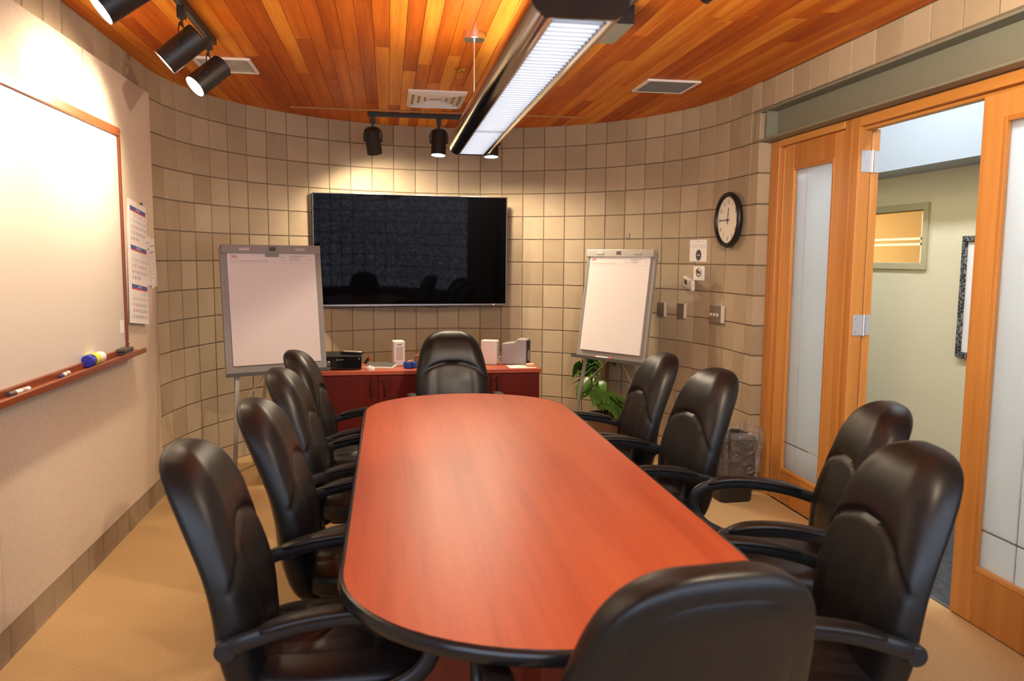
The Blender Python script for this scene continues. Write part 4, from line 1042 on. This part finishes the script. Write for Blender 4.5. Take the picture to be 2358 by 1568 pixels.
wp = thing('thermostat_plate', 'white wall plate with a round opening behind the thermostat', 'wall plate', (px, py, 1.472), rz)
box('plate', (-.068, -.006, -.055), (.068, 0, .055), m_white, wp, .003)
m = MB(); m.T = Matrix.Translation((0,-.006,.008)) @ Matrix.Rotation(PI/2, 4, 'X'); m.lathe([(.030,.0),(.034,.003),(.030,.004),(.026,.001)], 24, caps=False); m.T = None; m.build('ring', m_bezel, wp, smooth=40)
m = MB(); ellip(m, (-.008,-.010,.012), (.007,.008,.014)); ellip(m, (.010,-.010,.006), (.006,.008,.013)); m.build('wire', m_dgray, wp, smooth=50)
th_ = thing('thermostat', 'white thermostat with a small dark screen hanging tilted from its wires', 'thermostat', (px-.045, py+.02, 1.402), rz-.15)
th_.rotation_euler = (math.radians(8), math.radians(14), rz-.2)
box('case', (-.085, -.045, -.045), (.085, -.012, .04), m_white, th_, .014); box('display', (-.055, -.0465, -.018), (.0, -.0448, .022), mat('lcd_green', (.05,.055,.03), .3), th_)
def plate(name, label, pt, z, w, h, ntog, fm):
    (px, py), rz = on_wall(pt, .0); t = thing(name, label, 'switch', (px, py, z), rz)
    box('back_box', (-w/2, -.030, -h/2), (w/2, 0, h/2), m_ivory, t); box('cover', (-w/2, -.034, -h/2), (w/2, -.030, h/2), fm, t, .001)
    for k in range(ntog):
        x = (k-(ntog-1)/2)*.045; box('toggle', (x-.006, -.048, -.016), (x+.006, -.034, .006), m_ivory if ntog > 1 else m_brass, t, .002)
plate('wall_switch', 'single bronze switch plate nearest the right easel', (2.23, 6.1), 1.172, .072, .115, 1, m_bronzeplate)
plate('wall_outlet', 'single bronze plate between the easel and the triple switch', (2.32, 5.885), 1.174, .072, .115, 1, m_bronzeplate)
plate('wall_switch', 'triple bronze switch plate below the clock', (2.41, 5.44), 1.18, .15, .125, 3, m_bronzeplate)
(px, py), rz = on_wall((2.0, 6.42), .002)
hk = MB().sweep(catmull([(0,0,.02),(0,-.012,.012),(0,-.018,-.004),(0,-.010,-.02),(0,-.001,-.028)],4), .014, .004, upv=(1,0,0), n=6).build('wall_hook', m_white, smooth=50)
hk.location = (px, py, 1.775); hk.rotation_euler = (0,.5,rz); tag(hk, 'small white adhesive hook on the block wall above the right easel', 'hook')

# ------------------------------------------------------------------ waste bin
bn = thing('waste_bin', 'black waste bin with a clear plastic liner beside the door frame', 'bin', (2.235, 4.80, 0), .05)
def rrect(w, d, r, n=5): return rr(w/2-r, -d/2+r, r, -PI/2, 0, n) + rr(w/2-r, d/2-r, r, 0, PI/2, n) + rr(-w/2+r, d/2-r, r, PI/2, PI, n) + rr(-w/2+r, -d/2+r, r, PI, 1.5*PI, n)
def loft(layers):
    m = MB(); n = len(layers[0][0]); vs = []; f_ = []
    for poly, z in layers: vs += [(x, y, z) if not callable(z) else (x, y, z(x, y)) for x, y in poly]
    for j in range(len(layers)-1):
        for k in range(n): f_.append((j*n+k, j*n+(k+1) % n, (j+1)*n+(k+1) % n, (j+1)*n+k))
    m.add(vs, f_); return m
bo_ = loft([(rrect(.22,.24,.04), 0), (rrect(.225,.245,.04), .01), (rrect(.27,.32,.045), .42), (rrect(.28,.33,.045), .425), (rrect(.265,.315,.04), .42), (rrect(.215,.24,.035), .012)])
n = 24; bo_.f += [tuple(reversed(range(n)))]; bo_.f += [tuple(range(len(bo_.v)-n, len(bo_.v)))]
bo_.build('bucket', m_bin, bn, smooth=40)
lay = []
base = rrect(.272,.322,.06, 14); nn = len(base)
def wr(sc, amp, ph, zf, base=base):
    out = []
    for k, (x, y) in enumerate(base):
        q = 2*PI*k/nn; w = 1 + amp*math.sin(9*q+ph) + amp*.7*math.sin(17*q+2.1*ph) + amp*.5*math.sin(31*q+ph*.7); out.append((x*sc*w, y*sc*w))
    return out
vs = []; f_ = []
levels = [(1.02,.045,0.,.20),(1.05,.05,.5,.25),(1.06,.045,1.1,.31),(1.09,.04,1.6,.37),(1.13,.045,2.,.43),(1.12,.05,2.6,.475),(1.04,.04,3.1,.47),(.98,.03,3.4,.43),(.92,.025,3.6,.36)]
for li, (sc, am, ph, z) in enumerate(levels):
    for k, (x, y) in enumerate(wr(sc, am, ph, z)):
        q = 2*PI*k/nn; vs.append((x, y, z + (.02*math.sin(3*q+ph)+.012*math.sin(7*q+2*ph))*(1.3 if li in (0, 4, 5) else .6)))
for j in range(len(levels)-1):
    for k in range(nn): f_.append((j*nn+k, j*nn+(k+1) % nn, (j+1)*nn+(k+1) % nn, (j+1)*nn+k))
MB().add(vs, f_).build('liner', m_bag, bn, smooth=28, fix=False)

# ------------------------------------------------------------------ potted plant
pt_ = thing('potted_pothos', 'green variegated pothos on a moss pole behind the right easel', 'plant', (1.80, 6.33, 0))
MB().lathe([(.10,0),(.115,.01),(.145,.24),(.155,.245),(.155,.27),(.14,.27),(.135,.24),(0,.235)], 28).build('pot', m_pot, pt_, smooth=40)
MB().lathe([(0,.238),(.136,.236)], 24).build('soil', m_soil, pt_)
MB().tube((.0,0,.23), (.01,.01,.84), .028, n=14).build('moss_pole', m_moss, pt_, smooth=40)
def leaf_mesh(bend, fold):
    m = MB(); NL = 8; prof = [0,.55,.92,1.,.93,.76,.52,.26,0]; vs = []; f_ = []
    for j in range(NL+1):
        u = j/NL; w = prof[j]*.42
        for k, s in enumerate((-1,-.5,0,.5,1)):
            back = -.16*(abs(s)**2) if j in (0,1) else 0
            vs.append((s*w, u + back*(j == 1) , -bend*u*u - fold*abs(s)*w + (.02 if k in (1,3) else 0)))
    for j in range(NL):
        for k in range(4): f_.append((j*5+k, j*5+k+1, (j+1)*5+k+1, (j+1)*5+k))
    vs2 = [(x, y, z-.012) for x, y, z in vs]; n0 = len(vs); f_ += [tuple(i+n0 for i in reversed(q)) for q in list(f_)]
    m.add(vs+vs2, f_); me = m.mesh('leaf', 60, fix=False); me.materials.append(m_leaf); return me
LM = [leaf_mesh(.35,.15), leaf_mesh(.6,.3), leaf_mesh(.15,.05), leaf_mesh(.5,-.1)]
rnd = random.Random(5); stm = MB()
for k in range(96):
    zz = .27 + .60*((k*.618) % 1.0); a_ = k*2.399; r0 = .03; r1 = rnd.uniform(.08, .20)*(1.1-.35*abs(zz-.55))
    st_ = Vector((r0*math.cos(a_), r0*math.sin(a_), zz)); en = Vector((r1*math.cos(a_), r1*math.sin(a_), zz+rnd.uniform(.0,.09)))
    stm.sweep(catmull([st_, st_.lerp(en,.5)+Vector((0,0,.03)), en], 3), .006, .006, n=5)
    L = rnd.uniform(.11,.175); l = inst(LM[k % 4], 'leaf', pt_, en, (rnd.uniform(-1.0,-.25), rnd.uniform(-.5,.5), a_-PI/2+rnd.uniform(-.5,.5)), (L,L,L))
stm.build('petioles', m_stem, pt_, smooth=60)['kind'] = 'stuff'
